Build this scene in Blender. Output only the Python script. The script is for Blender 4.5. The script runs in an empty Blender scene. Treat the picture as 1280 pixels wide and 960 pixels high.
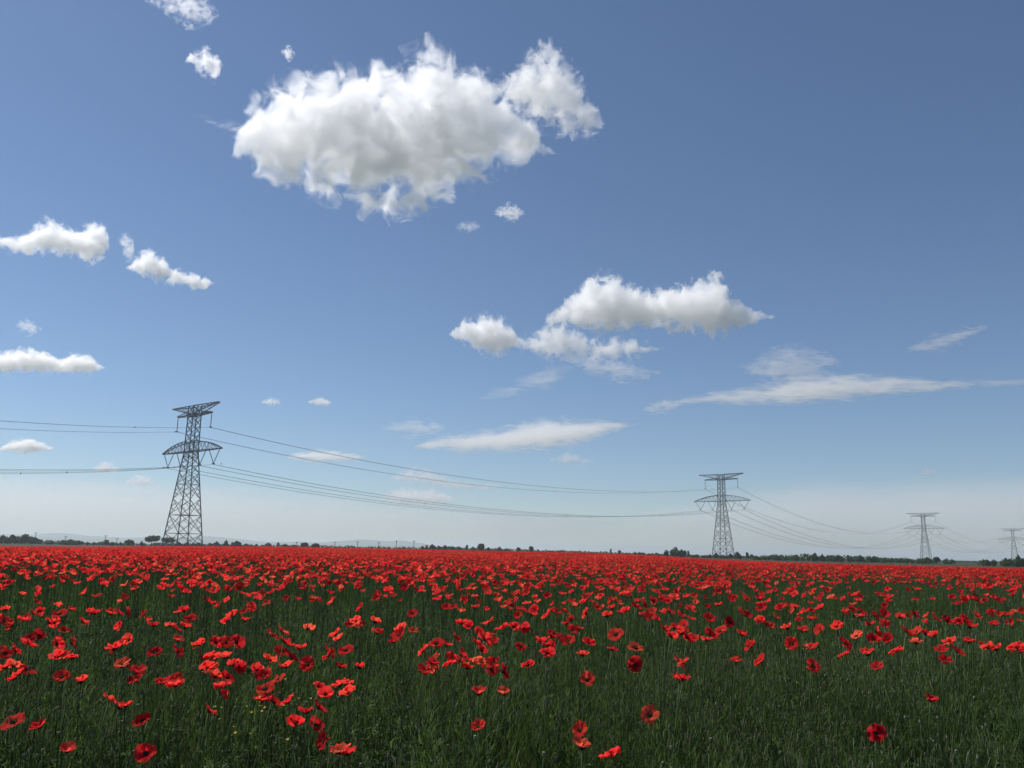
import bpy, bmesh, math, random
import numpy as np
from mathutils import Vector, Matrix, noise as mnoise

# ------------------------------------------------------------------ camera, sky, sun, exposure
C = bpy.context.scene
COL = C.collection
PI = math.pi
F = 1044.0                                   # focal length in photo pixels (1280 wide)
PITCH, ROLL = math.radians(11.32), math.radians(1.15)
CAMZ = 1.28
_f = Vector((0, math.cos(PITCH), math.sin(PITCH)))
_r0, _u0 = Vector((1, 0, 0)), Vector((0, -math.sin(PITCH), math.cos(PITCH)))
CR = _r0 * math.cos(ROLL) + _u0 * math.sin(ROLL)
CU = _u0 * math.cos(ROLL) - _r0 * math.sin(ROLL)
CAM = Vector((0, 0, CAMZ))
cd = bpy.data.cameras.new('camera')
cam = bpy.data.objects.new('camera', cd)
COL.objects.link(cam)
cd.sensor_width = 36
cd.lens = 36 * F / 1280
cd.clip_start, cd.clip_end = 0.05, 200000
m3 = Matrix((CR, CU, -_f)).transposed()
cam.matrix_world = Matrix.Translation(CAM) @ m3.to_4x4()
C.camera = cam

SUN_EL, SUN_AZ = math.radians(53), math.radians(-63)   # azimuth from +Y, negative = left of the view
SUN_DIR = Vector((math.sin(SUN_AZ) * math.cos(SUN_EL), math.cos(SUN_AZ) * math.cos(SUN_EL), math.sin(SUN_EL)))
W = bpy.data.worlds.new('World')
C.world = W
W.use_nodes = True
nt = W.node_tree
sky = nt.nodes.new('ShaderNodeTexSky')
sky.sky_type = 'NISHITA'
sky.sun_disc = False
sky.sun_elevation = SUN_EL
sky.sun_rotation = SUN_AZ
sky.altitude = 100
sky.air_density, sky.dust_density, sky.ozone_density = 0.9, 0.2, 4.5
bg = nt.nodes['Background']
nt.links.new(sky.outputs[0], bg.inputs[0])
bg.inputs[1].default_value = 0.093
sl = bpy.data.lights.new('sun', 'SUN')
sl.energy = 5.0
sl.angle = math.radians(0.5)
sl.color = (1.0, 0.95, 0.88)
so = bpy.data.objects.new('sun', sl)
so.rotation_euler = (-SUN_DIR).to_track_quat('-Z', 'Y').to_euler()
so.location = (0, 0, 50)
COL.objects.link(so)
C.view_settings.view_transform = 'Standard'
C.view_settings.look = 'None'
C.view_settings.exposure = 0.0
C.view_settings.gamma = 1.0
C.view_settings.use_curve_mapping = False
cy = C.cycles
cy.volume_step_rate = 0.4
cy.max_bounces, cy.diffuse_bounces, cy.glossy_bounces = 32, 3, 2
cy.transmission_bounces, cy.volume_bounces, cy.transparent_max_bounces = 4, 28, 16
cy.use_denoising = True
cy.use_adaptive_sampling = True
cy.adaptive_threshold = 0.015
cy.caustics_reflective = cy.caustics_refractive = False

# ------------------------------------------------------------------ helpers
R = random.Random(7)
def pdir(px, py):
    return _f + CR * ((px - 640) / F) + CU * ((480 - py) / F)
def at(px, py, Y):                            # point seen at photo pixel (px, py) whose world y is Y
    d = pdir(px, py)
    return CAM + d * (Y / d.y)
def tag(o, label=None, cat=None, group=None, kind=None):
    if label: o['label'] = label
    if cat: o['category'] = cat
    if group: o['group'] = group
    if kind: o['kind'] = kind
    return o
def empty(name, loc=(0, 0, 0), rz=0.0):
    o = bpy.data.objects.new(name, None)
    o.location = loc
    o.rotation_euler = (0, 0, rz)
    o.empty_display_size = 0.2
    COL.objects.link(o)
    return o
def link(name, me, parent=None):
    o = bpy.data.objects.new(name, me)
    COL.objects.link(o)
    if parent: o.parent = parent
    return o
def pymesh(name, v, f, mats=(), smooth=False, mi=None):
    me = bpy.data.meshes.new(name)
    me.from_pydata([tuple(p) for p in v], [], f)
    for m in mats: me.materials.append(m)
    if mi is not None: me.polygons.foreach_set('material_index', mi)
    if smooth: me.polygons.foreach_set('use_smooth', [True] * len(me.polygons))
    me.update()
    return me
def copy_tree(o):
    c = o.copy()
    COL.objects.link(c)
    for ch in o.children:
        k = ch.copy(); COL.objects.link(k); k.parent = c
        for g in ch.children:
            q = g.copy(); COL.objects.link(q); q.parent = k
    return c
def new_mat(name):
    m = bpy.data.materials.new(name)
    m.use_nodes = True
    n = m.node_tree
    n.nodes.clear()
    return m, n, n.nodes.new('ShaderNodeOutputMaterial')
def N(n, t, **kw):
    x = n.nodes.new(t)
    for k, v in kw.items(): setattr(x, k, v)
    return x
def sock(n, s, v):
    if isinstance(v, bpy.types.NodeSocket): n.links.new(v, s)
    else: s.default_value = v
def math_(n, op, a, b=0.0, c=0.0, clamp=False):
    x = N(n, 'ShaderNodeMath', operation=op, use_clamp=clamp)
    sock(n, x.inputs[0], a); sock(n, x.inputs[1], b)
    if len(x.inputs) > 2: sock(n, x.inputs[2], c)
    return x.outputs[0]
def lerp_pts(pts, x):
    if x <= pts[0][0]: return pts[0][1]
    for (a, b), (c, d) in zip(pts, pts[1:]):
        if x <= c: return b + (d - b) * (x - a) / max(c - a, 1e-6)
    return pts[-1][1]

# ------------------------------------------------------------------ terrain
def sstep(a, b, x):
    t = min(1.0, max(0.0, (x - a) / (b - a)))
    return t * t * (3 - 2 * t)
def ground(x, y):
    r = math.hypot(x, y)
    az = math.degrees(math.atan2(x, max(y, 0.01))) if r > 1 else 0
    rt, lt = sstep(5, 16, az), sstep(14, 28, -az)
    far = 0.14 * (1 - rt) * (1 - lt) - 0.46 * rt - 0.42 * lt
    return 0.12 * sstep(2.8, 6.0, y) + sstep(20, 100, r) * far * (1 - sstep(260, 600, r))
def field_edge(x, y):
    """distance from the camera at which the poppies stop, for the bearing of (x, y)"""
    az = math.degrees(math.atan2(x, max(y, 0.01)))
    return lerp_pts([(-50, 120), (-32, 125), (-20, 220), (-5, 300), (4, 280), (12, 150), (22, 105), (32, 110), (50, 110)], az)

def diffuse_mat(name, col, rough=0.8, var=0.0, scale=3.0, trans=None, spec=0.2, col2=None):
    m, n, out = new_mat(name)
    b = N(n, 'ShaderNodeBsdfPrincipled')
    b.inputs['Roughness'].default_value = rough
    b.inputs['Specular IOR Level'].default_value = spec
    c = None
    if col2:
        tc = N(n, 'ShaderNodeTexCoord')
        nz = N(n, 'ShaderNodeTexNoise'); nz.inputs['Scale'].default_value = scale; nz.inputs['Detail'].default_value = 6
        n.links.new(tc.outputs['Object'], nz.inputs[0])
        mx = N(n, 'ShaderNodeMix', data_type='RGBA')
        mr = N(n, 'ShaderNodeMapRange'); mr.inputs[1].default_value = 0.38; mr.inputs[2].default_value = 0.62
        n.links.new(nz.outputs[0], mr.inputs[0]); n.links.new(mr.outputs[0], mx.inputs[0])
        mx.inputs[6].default_value = (*col, 1); mx.inputs[7].default_value = (*col2, 1)
        c = mx.outputs[2]
    if var:
        oi = N(n, 'ShaderNodeObjectInfo')
        h = N(n, 'ShaderNodeHueSaturation')
        mr = N(n, 'ShaderNodeMapRange'); mr.inputs[3].default_value = 1 - var; mr.inputs[4].default_value = 1 + var
        n.links.new(oi.outputs['Random'], mr.inputs[0]); n.links.new(mr.outputs[0], h.inputs['Value'])
        h.inputs['Hue'].default_value = 0.5
        if c: n.links.new(c, h.inputs['Color'])
        else: h.inputs['Color'].default_value = (*col, 1)
        c = h.outputs[0]
    if c is None: b.inputs['Base Color'].default_value = (*col, 1)
    else: n.links.new(c, b.inputs['Base Color'])
    if trans:
        t = N(n, 'ShaderNodeBsdfTranslucent')
        if c is None: t.inputs[0].default_value = (*trans[1], 1)
        else:
            m2 = N(n, 'ShaderNodeMix', data_type='RGBA', blend_type='MULTIPLY'); m2.inputs[0].default_value = 1
            n.links.new(c, m2.inputs[6]); m2.inputs[7].default_value = (*trans[1], 1)
            n.links.new(m2.outputs[2], t.inputs[0])
        ms = N(n, 'ShaderNodeMixShader'); ms.inputs[0].default_value = trans[0]
        n.links.new(b.outputs[0], ms.inputs[1]); n.links.new(t.outputs[0], ms.inputs[2])
        n.links.new(ms.outputs[0], out.inputs['Surface'])
    else:
        n.links.new(b.outputs[0], out.inputs['Surface'])
    return m

M_SOIL = diffuse_mat('soil_and_sward', (0.018, 0.026, 0.010), 0.95, scale=0.06, col2=(0.026, 0.046, 0.014))
rads = [0, 1, 2, 3, 4, 5, 6, 8, 11, 15, 20, 27, 36, 48, 64, 85, 110, 140, 180, 230, 300, 400, 550, 800, 1200, 2000, 4000, 8000, 14000]
NA = 96
v, f = [(0, 0, ground(0, 0))], []
for r in rads[1:]:
    for k in range(NA):
        a = 2 * PI * k / NA
        x, y = r * math.sin(a), r * math.cos(a)
        v.append((x, y, ground(x, y)))
for k in range(NA): f.append((0, 1 + (k + 1) % NA, 1 + k))
for i in range(len(rads) - 2):
    for k in range(NA):
        a, b = 1 + i * NA + k, 1 + i * NA + (k + 1) % NA
        f.append((a, b, b + NA, a + NA))
tag(link('ground', pymesh('ground', v, f, [M_SOIL], smooth=True)), 'flat farmland of green sward and soil reaching the horizon', 'ground', kind='structure')

# distant hills: three ridges with real slopes
M_HILL = diffuse_mat('hill_woodland', (0.05, 0.075, 0.035), 0.95, scale=0.0015, col2=(0.09, 0.10, 0.05))
def ridge(pts, Y, depth, name, label):
    v, f = [], []
    n = 90
    for i in range(n + 1):
        px = pts[0][0] + (pts[-1][0] - pts[0][0]) * i / n
        P = at(px, 690, Y)
        hpx = lerp_pts(pts, px) + R.uniform(-0.25, 0.25)
        h = max(hpx * Y / F, 0.5)
        for t, q in ((-1, 0), (-0.55, 0.42), (-0.2, 0.9), (0, 1.0), (0.4, 0.8), (1, 0)):
            v.append((P.x * (1 + t * depth / Y), Y + t * depth, q * h * (1 + R.uniform(-0.04, 0.04)) - (1 - q) * 1.0))
    for i in range(n):
        for j in range(5):
            a = i * 6 + j
            f.append((a, a + 6, a + 7, a + 1))
    tag(link(name, pymesh(name, v, f, [M_HILL], smooth=True)), label, 'hills', kind='structure')
ridge([(-260, 2), (-60, 8), (40, 9), (60, 10.5), (80, 11), (110, 8.5), (160, 7), (200, 9), (260, 11), (300, 8.5), (330, 5.5), (365, 6.5), (400, 6), (440, 10), (455, 11), (480, 9), (500, 10.5), (520, 9), (545, 5), (580, 4), (640, 1.5), (720, 0.5)],
      7400, 900, 'hills', 'faint blue ridge of distant hills along the left horizon')
ridge([(-300, 6), (-60, 6), (60, 6), (120, 5), (180, 5), (260, 6), (320, 4), (420, 4.5), (500, 5), (560, 3), (620, 1)],
      6200, 600, 'hills', 'lower nearer fold of the distant blue hills')

# air: one closed box of even haze round everything below the clouds
m, n, out = new_mat('hazy_air')
pv = N(n, 'ShaderNodeVolumePrincipled')
pv.inputs['Color'].default_value = (0.86, 0.94, 1.0, 1)
pv.inputs['Density'].default_value = 2.0e-4
pv.inputs['Anisotropy'].default_value = 0.25
n.links.new(pv.outputs[0], out.inputs['Volume'])
bx = [(-14200, 14200), (-14200, 14200), (-2.4, 84)]
v = [(x, y, z) for x in bx[0] for y in bx[1] for z in bx[2]]
f = [(0, 1, 3, 2), (4, 6, 7, 5), (0, 4, 5, 1), (2, 3, 7, 6), (0, 2, 6, 4), (1, 5, 7, 3)]
tag(link('haze', pymesh('haze', v, f, [m])), 'pale hazy air over the plain', 'haze', kind='stuff')

# ------------------------------------------------------------------ pylons
M_STEEL = diffuse_mat('weathered_galvanised_steel', (0.07, 0.074, 0.08), 0.7, scale=0.4, col2=(0.10, 0.104, 0.11), spec=0.3)
M_INSUL = diffuse_mat('glass_insulator', (0.05, 0.06, 0.06), 0.3, spec=0.5)
M_WIRE = diffuse_mat('aluminium_cable', (0.10, 0.105, 0.11), 0.7, spec=0.3)
class Bars:
    def __init__(s): s.v, s.f = [], []
    def bar(s, a, b, w):
        a, b = Vector(a), Vector(b)
        d = (b - a)
        if d.length < 1e-4: return
        d.normalize()
        u = d.cross(Vector((0, 0, 1)) if abs(d.z) < 0.9 else Vector((1, 0, 0))).normalized()
        t = d.cross(u)
        n0 = len(s.v)
        for p in (a, b):
            for su, st in ((1, 1), (-1, 1), (-1, -1), (1, -1)):
                s.v.append(p + u * (su * w / 2) + t * (st * w / 2))
        q = n0
        s.f += [(q, q + 1, q + 5, q + 4), (q + 1, q + 2, q + 6, q + 5), (q + 2, q + 3, q + 7, q + 6), (q + 3, q, q + 4, q + 7), (q + 3, q + 2, q + 1, q), (q + 4, q + 5, q + 6, q + 7)]
    def mesh(s, name, m): return pymesh(name, s.v, s.f, [m])
    def disc(s, c, r, h, n=8):
        n0 = len(s.v); c = Vector(c)
        for z in (-h / 2, h / 2):
            for k in range(n): s.v.append(c + Vector((r * math.cos(2 * PI * k / n), r * math.sin(2 * PI * k / n), z)))
        for k in range(n): s.f.append((n0 + k, n0 + (k + 1) % n, n0 + n + (k + 1) % n, n0 + n + k))
        s.f.append(tuple(range(n0, n0 + n))[::-1]); s.f.append(tuple(range(n0 + n, n0 + 2 * n)))

LEG, BRACE, THIN = 0.27, 0.15, 0.10
def mast_half(z):                              # half width of the square mast at height z
    return lerp_pts([(0, 4.9), (33.5, 1.72), (50, 1.58)], z)
def corner(z, k):
    h = mast_half(z)
    return Vector(((h, h, z), (-h, h, z), (-h, -h, z), (h, -h, z))[k % 4])
def build_pylon(name, label, loc, az, la=19.0, ua=15.0):
    """az: bearing of the line; arms run along local x."""
    root = empty(name, loc, -az)
    b = Bars()
    lv = [0, 5.2, 11.5, 17.2, 22.2, 26.2, 29.4, 31.8, 33.8, 37.1, 40.2, 43.2, 45.4, 46.8, 50.0]
    for k in range(4):
        for z0, z1 in zip(lv, lv[1:]):
            b.bar(corner(z0, k), corner(z1, k), LEG if z0 < 33 else 0.28)
            if True:
                b.bar(corner(z0, k), corner(z1, k + 1), BRACE)
                b.bar(corner(z0, k + 1), corner(z1, k), BRACE)
                if z1 - z0 > 3.5:
                    zm = (z0 + z1) / 2
                    cc = (corner(z0, k) + corner(z1, k + 1) + corner(z0, k + 1) + corner(z1, k)) / 4
                    b.bar(corner(zm, k), (corner(z0, k) + cc) / 2, THIN); b.bar(corner(zm, k + 1), (corner(z0, k + 1) + cc) / 2, THIN)
                    b.bar(corner(zm, k), (corner(z1, k) + cc) / 2, THIN); b.bar(corner(zm, k + 1), (corner(z1, k + 1) + cc) / 2, THIN)
        for z in (5.2, 11.5, 22.2, 31.8, 33.8, 37.1, 46.8, 50.0): b.bar(corner(z, k), corner(z, k + 1), BRACE)
    for z in (5.2, 11.5, 33.8, 46.8): b.bar(corner(z, 0), corner(z, 2), THIN); b.bar(corner(z, 1), corner(z, 3), THIN)
    link('lattice_mast', b.mesh('lattice_mast', M_STEEL), root)
    # lower crossarm: flat chord below, arched chord above
    for s in (1, -1):
        b = Bars()
        n_ = 7
        pts = []
        for i in range(n_ + 1):
            t = i / n_
            x = s * (1.72 + (la - 1.72) * t)
            hw = 1.7 * (1 - t) + 0.25 * t
            zt = 33.8 + 3.4 * math.cos(t * PI / 2) ** 0.9 + 0.12
            pts.append((Vector((x, hw, 33.8)), Vector((x, -hw, 33.8)), Vector((x, hw * 0.9, zt)), Vector((x, -hw * 0.9, zt))))
        for p, q in zip(pts, pts[1:]):
            for j in range(4): b.bar(p[j], q[j], 0.24)
            b.bar(p[0], q[2], THIN); b.bar(p[3], q[1], THIN)
            b.bar(p[0], q[1], THIN); b.bar(p[2], q[3], THIN)
            b.bar(q[0], q[1], THIN); b.bar(q[0], q[2], THIN); b.bar(q[1], q[3], THIN); b.bar(q[2], q[3], THIN)
        link('lower_crossarm', b.mesh('lower_crossarm', M_STEEL), root)
    # upper crossarm: two long wings over a shorter flat chord
    for s in (1, -1):
        b = Bars()
        tip = [Vector((s * ua, y, 50.25)) for y in (0.3, -0.3)]
        n_ = 5
        for j, y0 in enumerate((1.58, -1.58)):
            prevt = Vector((s * 1.58, y0, 50.0)); prevb = Vector((s * 1.58, y0, 46.8))
            for i in range(1, n_ + 1):
                t = i / n_
                pt = Vector((s * (1.58 + (ua - 1.58) * t), y0 + (tip[j].y - y0) * t, 50.0 + 0.25 * t))
                zb = 46.9 + (50.1 - 46.9) * t ** 0.8
                pb = Vector((pt.x, pt.y, zb))
                b.bar(prevt, pt, 0.26); b.bar(prevb, pb, 0.26)
                b.bar(pt, pb, THIN); b.bar(prevb, pt, THIN)
                prevt, prevb = pt, pb
        for i in range(n_ + 1):
            t = i / n_
            x, y0 = s * (1.58 + (ua - 1.58) * t), 1.58 + (0.3 - 1.58) * t
            b.bar((x, y0, 50 + 0.25 * t), (x, -y0, 50 + 0.25 * t), THIN)
        # flat lower chord with the insulator at its end
        e = s * ua * 0.735
        for y0 in (1.58, -1.58):
            b.bar((s * 1.58, y0, 46.8), (e, y0 * 0.2, 46.9), 0.26)
            b.bar((s * 1.58, y0, 48.0), (e, y0 * 0.2, 47.15), 0.22)
            for i in range(5):
                t = i / 5
                x0, x1 = s * 1.58 + (e - s * 1.58) * t, s * 1.58 + (e - s * 1.58) * (t + 0.2)
                b.bar((x0, y0 * (1 - .8 * t), 46.8), (x1, y0 * (1 - .8 * (t + .2)), 48.0 - 0.85 * (t + .2)), THIN)
                b.bar((x0, y0 * (1 - .8 * t), 46.8), (x1, -y0 * (1 - .8 * (t + .2)), 46.8), THIN)
        link('upper_crossarm', b.mesh('upper_crossarm', M_STEEL), root)
    def string(b, a, c):
        a, c = Vector(a), Vector(c)
        b.bar(a, c, 0.16)
        for i in range(3, 15):
            b.disc(a.lerp(c, i / 17), 0.17, 0.12, 6)
    hooks = []
    for s in (1, -1):
        e = s * ua * 0.735
        b = Bars(); string(b, (e, 0, 46.8), (e, 0, 41.8)); b.bar((e, -0.5, 41.7), (e, 0.5, 41.7), 0.3); b.bar((e, 0, 41.9), (e, 0, 41.4), 0.3)
        link('insulator', b.mesh('insulator', M_INSUL), root); hooks.append(Vector((e, 0, 41.6)))
        for xo, xi, xb in ((0.945, 0.60, 0.775), (0.49, 0.19, 0.335)):
            b = Bars(); bt = Vector((s * la * xb, 0, 28.9))
            string(b, (s * la * xo, 0, 33.7), bt); string(b, (s * la * xi, 0, 33.7), bt)
            b.bar(bt + Vector((0, -0.5, -.1)), bt + Vector((0, 0.5, -.1)), 0.32); b.bar(bt, bt - Vector((0, 0, 0.45)), 0.3)
            link('insulator', b.mesh('insulator', M_INSUL), root); hooks.append(bt + Vector((0, 0, -0.4)))
    tag(root, label, 'pylon', 'lattice pylons of one power line')
    Mx = Matrix.Translation(loc) @ Matrix.Rotation(-az, 4, 'Z')
    return [Mx @ h for h in hooks]
rad = math.radians
TW = [(227, 295, 39, 19.2, 15.0), (904, 512, 43, 19, 15), (1157, 905, 40, 20.5, 16.5), (1268, 1285, 40, 20.5, 16.5)]
LB = ['nearest and tallest lattice pylon, dark steel, standing beyond the poppies at left', 'second nearest lattice pylon, seen almost face on above the low scrub',
      'third pylon along the line, small and greyed by haze, above the green strip', 'farthest and smallest pylon, just inside the right edge, rising out of trees']
hooks = []
T0 = at(227, 690, 295); T0.z = 0
back = Vector((T0.x - 340 * math.sin(rad(21)), T0.y - 340 * math.cos(rad(21)), 0))
def virtual(loc, az, la, ua):                  # where the cables hang on the pylons outside the picture
    Mx = Matrix.Translation(loc) @ Matrix.Rotation(-az, 4, 'Z')
    o = []
    for s in (1, -1):
        o += [Mx @ Vector((s * ua * .735, 0, 41.6)), Mx @ Vector((s * la * .775, 0, 28.5)), Mx @ Vector((s * la * .335, 0, 28.5))]
    return o
hooks.append(virtual(back, rad(21), 19.5, 15.2))
for (px, Y, az, la, ua), lb in zip(TW, LB):
    L = at(px, 690, Y); L.z = -0.15
    hooks.append(build_pylon('lattice_pylon', lb, L, rad(az), la, ua))
Lz = at(1268, 690, 1285)
hooks.append(virtual(Vector((Lz.x + 320, Lz.y + 380, 0)), rad(40), 20.5, 16.5))
CABLE = {0: 'upper twin cable on the right side of the pylons', 1: 'lower outermost twin cable on the right side of the pylons', 2: 'lower inner twin cable on the right side of the pylons',
         3: 'upper twin cable on the left side of the pylons', 4: 'lower outermost twin cable on the left side of the pylons', 5: 'lower inner twin cable on the left side of the pylons'}
SAG = [13.0, 9.6, 19.0, 17.0, 14.0]
for c in range(6):
    b = Bars(); sp = Bars(); spacers = []
    for i in range(5):
        A, B_ = hooks[i][c], hooks[i + 1][c]
        sag = SAG[i] * (1.0 if c % 3 else 1.04)
        side = (B_ - A).cross(Vector((0, 0, 1))).normalized() * 0.22
        n_ = 40
        P = [A.lerp(B_, t / n_) - Vector((0, 0, sag * 4 * (t / n_) * (1 - t / n_))) for t in range(n_ + 1)]
        for p, q in zip(P, P[1:]):
            b.bar(p + side, q + side, 0.068); b.bar(p - side, q - side, 0.068)
        for t in ((10, 19, 28, 36) if i < 2 else (12, 26)):
            k = (t + c * 1.3 + i) / n_
            spacers.append((A.lerp(B_, k) - Vector((0, 0, sag * 4 * k * (1 - k))), side))
    o = link('power_cable', b.mesh('power_cable', M_WIRE))
    tag(o, CABLE[c], 'power cable', 'twin cables slung between the pylons')
    for p, sd in spacers:
        sp = Bars(); sp.bar(p - sd * 1.2, p + sd * 1.2, 0.2); sp.bar(p - Vector((0, 0, 0.2)), p + Vector((0, 0, .2)), 0.15)
        link('spacer', sp.mesh('spacer', M_INSUL), o)

# ------------------------------------------------------------------ clouds: real volumes high above the plain
def set_curve(node, pts):
    c = node.mapping.curves[0]
    node.mapping.use_clip = False
    pts = sorted(pts)
    while len(c.points) < len(pts): c.points.new(0.5, 0.5)
    for p, (x, y) in zip(c.points, pts): p.location = (x, y)
    node.mapping.update()

def make_cloud(name, label=None, top=None, bot=None, dens=1.0, depth=0.9, fray=0.55, edge=0.35, nscale=1.0, stretch=1.0, aniso=0.55, fill=0.22,
               alt=1300.0, dmax=26000.0, seed=0, group='white clouds in the blue sky', grow=1.3, detail=6.0, tilt=0.0, rough=0.6):
    """top / bot: the upper and lower outline of the cloud in photo pixels, turned into a lens of real size at cloud height."""
    x0, x1 = top[0][0], top[-1][0]
    ys = [p[1] for p in top] + [p[1] for p in bot]
    cx, cy_ = (x0 + x1) / 2, (min(ys) + max(ys)) / 2
    d = pdir(cx, cy_)
    dist = min((alt - CAMZ) / max(d.z, 1e-3), dmax)          # d.y ~ 1 scaling
    loc = CAM + d * dist
    s = dist / F
    hw = (x1 - x0) / 2
    HH = max(max(ys) - min(ys), 2.0)
    NX = 33
    xs = [x0 + (x1 - x0) * i / (NX - 1) for i in range(NX)]
    mids, halfs = [], []
    for x in xs:
        t, b = cy_ - lerp_pts(top, x), cy_ - lerp_pts(bot, x)
        mids.append((t + b) / 2); halfs.append(max((t - b) / 2, 0.6))
    # material
    m, n, out = new_mat(name + '_vapour')
    tc = N(n, 'ShaderNodeTexCoord')
    sx = N(n, 'ShaderNodeSeparateXYZ'); n.links.new(tc.outputs['Object'], sx.inputs[0])
    X = math_(n, 'MULTIPLY_ADD', sx.outputs[0], 0.5 / hw, 0.5)
    cm = N(n, 'ShaderNodeFloatCurve'); n.links.new(X, cm.inputs[1])
    ch = N(n, 'ShaderNodeFloatCurve'); n.links.new(X, ch.inputs[1])
    step = max(1, (NX - 1) // 16)
    idx = range(0, NX, step)
    set_curve(cm, [(i / (NX - 1), mids[i] / (2 * HH) + 0.5) for i in idx])
    set_curve(ch, [(i / (NX - 1), halfs[i] / HH) for i in idx])
    mid = math_(n, 'MULTIPLY', math_(n, 'SUBTRACT', cm.outputs[0], 0.5), 2 * HH)
    half = math_(n, 'MAXIMUM', math_(n, 'MULTIPLY', ch.outputs[0], HH), 0.4)
    U = math_(n, 'DIVIDE', math_(n, 'SUBTRACT', sx.outputs[2], mid), half)
    dep = math_(n, 'MULTIPLY', half, depth)
    V = math_(n, 'DIVIDE', sx.outputs[1], dep)
    endx = math_(n, 'POWER', math_(n, 'ABSOLUTE', math_(n, 'MULTIPLY', sx.outputs[0], 1 / hw)), 8.0)
    r2 = math_(n, 'ADD', math_(n, 'MULTIPLY', U, U), math_(n, 'MULTIPLY', V, V))
    r = math_(n, 'ADD', math_(n, 'SQRT', r2), math_(n, 'MULTIPLY', endx, 0.35))
    base = math_(n, 'SUBTRACT', 1.0 + fill, r)
    mp = N(n, 'ShaderNodeMapping')
    k = nscale * 4.0 / HH
    mp.inputs['Scale'].default_value = (k / stretch, k, k)
    mp.inputs['Rotation'].default_value = (0, tilt, 0)
    mp.inputs['Location'].default_value = (seed * 3.71 + 1.3, seed * 1.93, seed * 2.57)
    n.links.new(tc.outputs['Object'], mp.inputs[0])
    nz = N(n, 'ShaderNodeTexNoise'); nz.inputs['Scale'].default_value = 1.0
    nz.inputs['Detail'].default_value = detail; nz.inputs['Roughness'].default_value = rough
    nz.inputs['Distortion'].default_value = 0.6
    n.links.new(mp.outputs[0], nz.inputs[0])
    nn = math_(n, 'MULTIPLY', math_(n, 'SUBTRACT', nz.outputs[0], 0.5), 2.0 * fray * 1.9)
    val = math_(n, 'ADD', base, nn)
    mr = N(n, 'ShaderNodeMapRange', interpolation_type='SMOOTHSTEP')
    n.links.new(val, mr.inputs[0])
    mr.inputs[1].default_value = 0.0; mr.inputs[2].default_value = edge
    hm = HH * s                                              # cloud height in metres
    den = math_(n, 'MULTIPLY', mr.outputs[0], dens * 7.0 / hm)
    vs = N(n, 'ShaderNodeVolumeScatter')
    vs.inputs['Color'].default_value = (1, 1, 1, 1)
    vs.inputs['Anisotropy'].default_value = aniso
    n.links.new(den, vs.inputs['Density'])
    n.links.new(vs.outputs[0], out.inputs['Volume'])
    avg = ((x1 - x0) + HH * 1.3 + HH * depth * 1.3) / 3.0
    try: m.cycles.volume_step_rate = min(1.0, max(0.12, 1.0 * HH / avg))
    except Exception as e: print('STEP', e)
    # hull
    v, f = [], []
    NS = 20
    for x, mi, ha in zip(xs, mids, halfs):
        g = grow
        for j in range(NS):
            a = 2 * PI * j / NS
            v.append(((x - cx) * 1.03, math.cos(a) * (ha * depth * g + 0.5), mi + math.sin(a) * (ha * g + 0.5)))
    for i in range(NX - 1):
        for j in range(NS):
            a, b = i * NS + j, i * NS + (j + 1) % NS
            f.append((a, b, b + NS, a + NS))
    f.append(tuple(range(NS))[::-1]); f.append(tuple(range((NX - 1) * NS, NX * NS)))
    me = pymesh(name, v, f, [m])
    bm = bmesh.new(); bm.from_mesh(me); bmesh.ops.recalc_face_normals(bm, faces=bm.faces); bm.to_mesh(me); bm.free()
    o = link(name, me)
    fw = d.normalized()
    rt = CR.copy(); rt = (rt - fw * rt.dot(fw)).normalized()
    up = rt.cross(fw)
    M = Matrix((rt, fw, up)).transposed().to_4x4()
    o.matrix_world = Matrix.Translation(loc) @ M @ Matrix.Scale(s, 4)
    tag(o, label, 'cloud', group)
    return o


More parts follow.
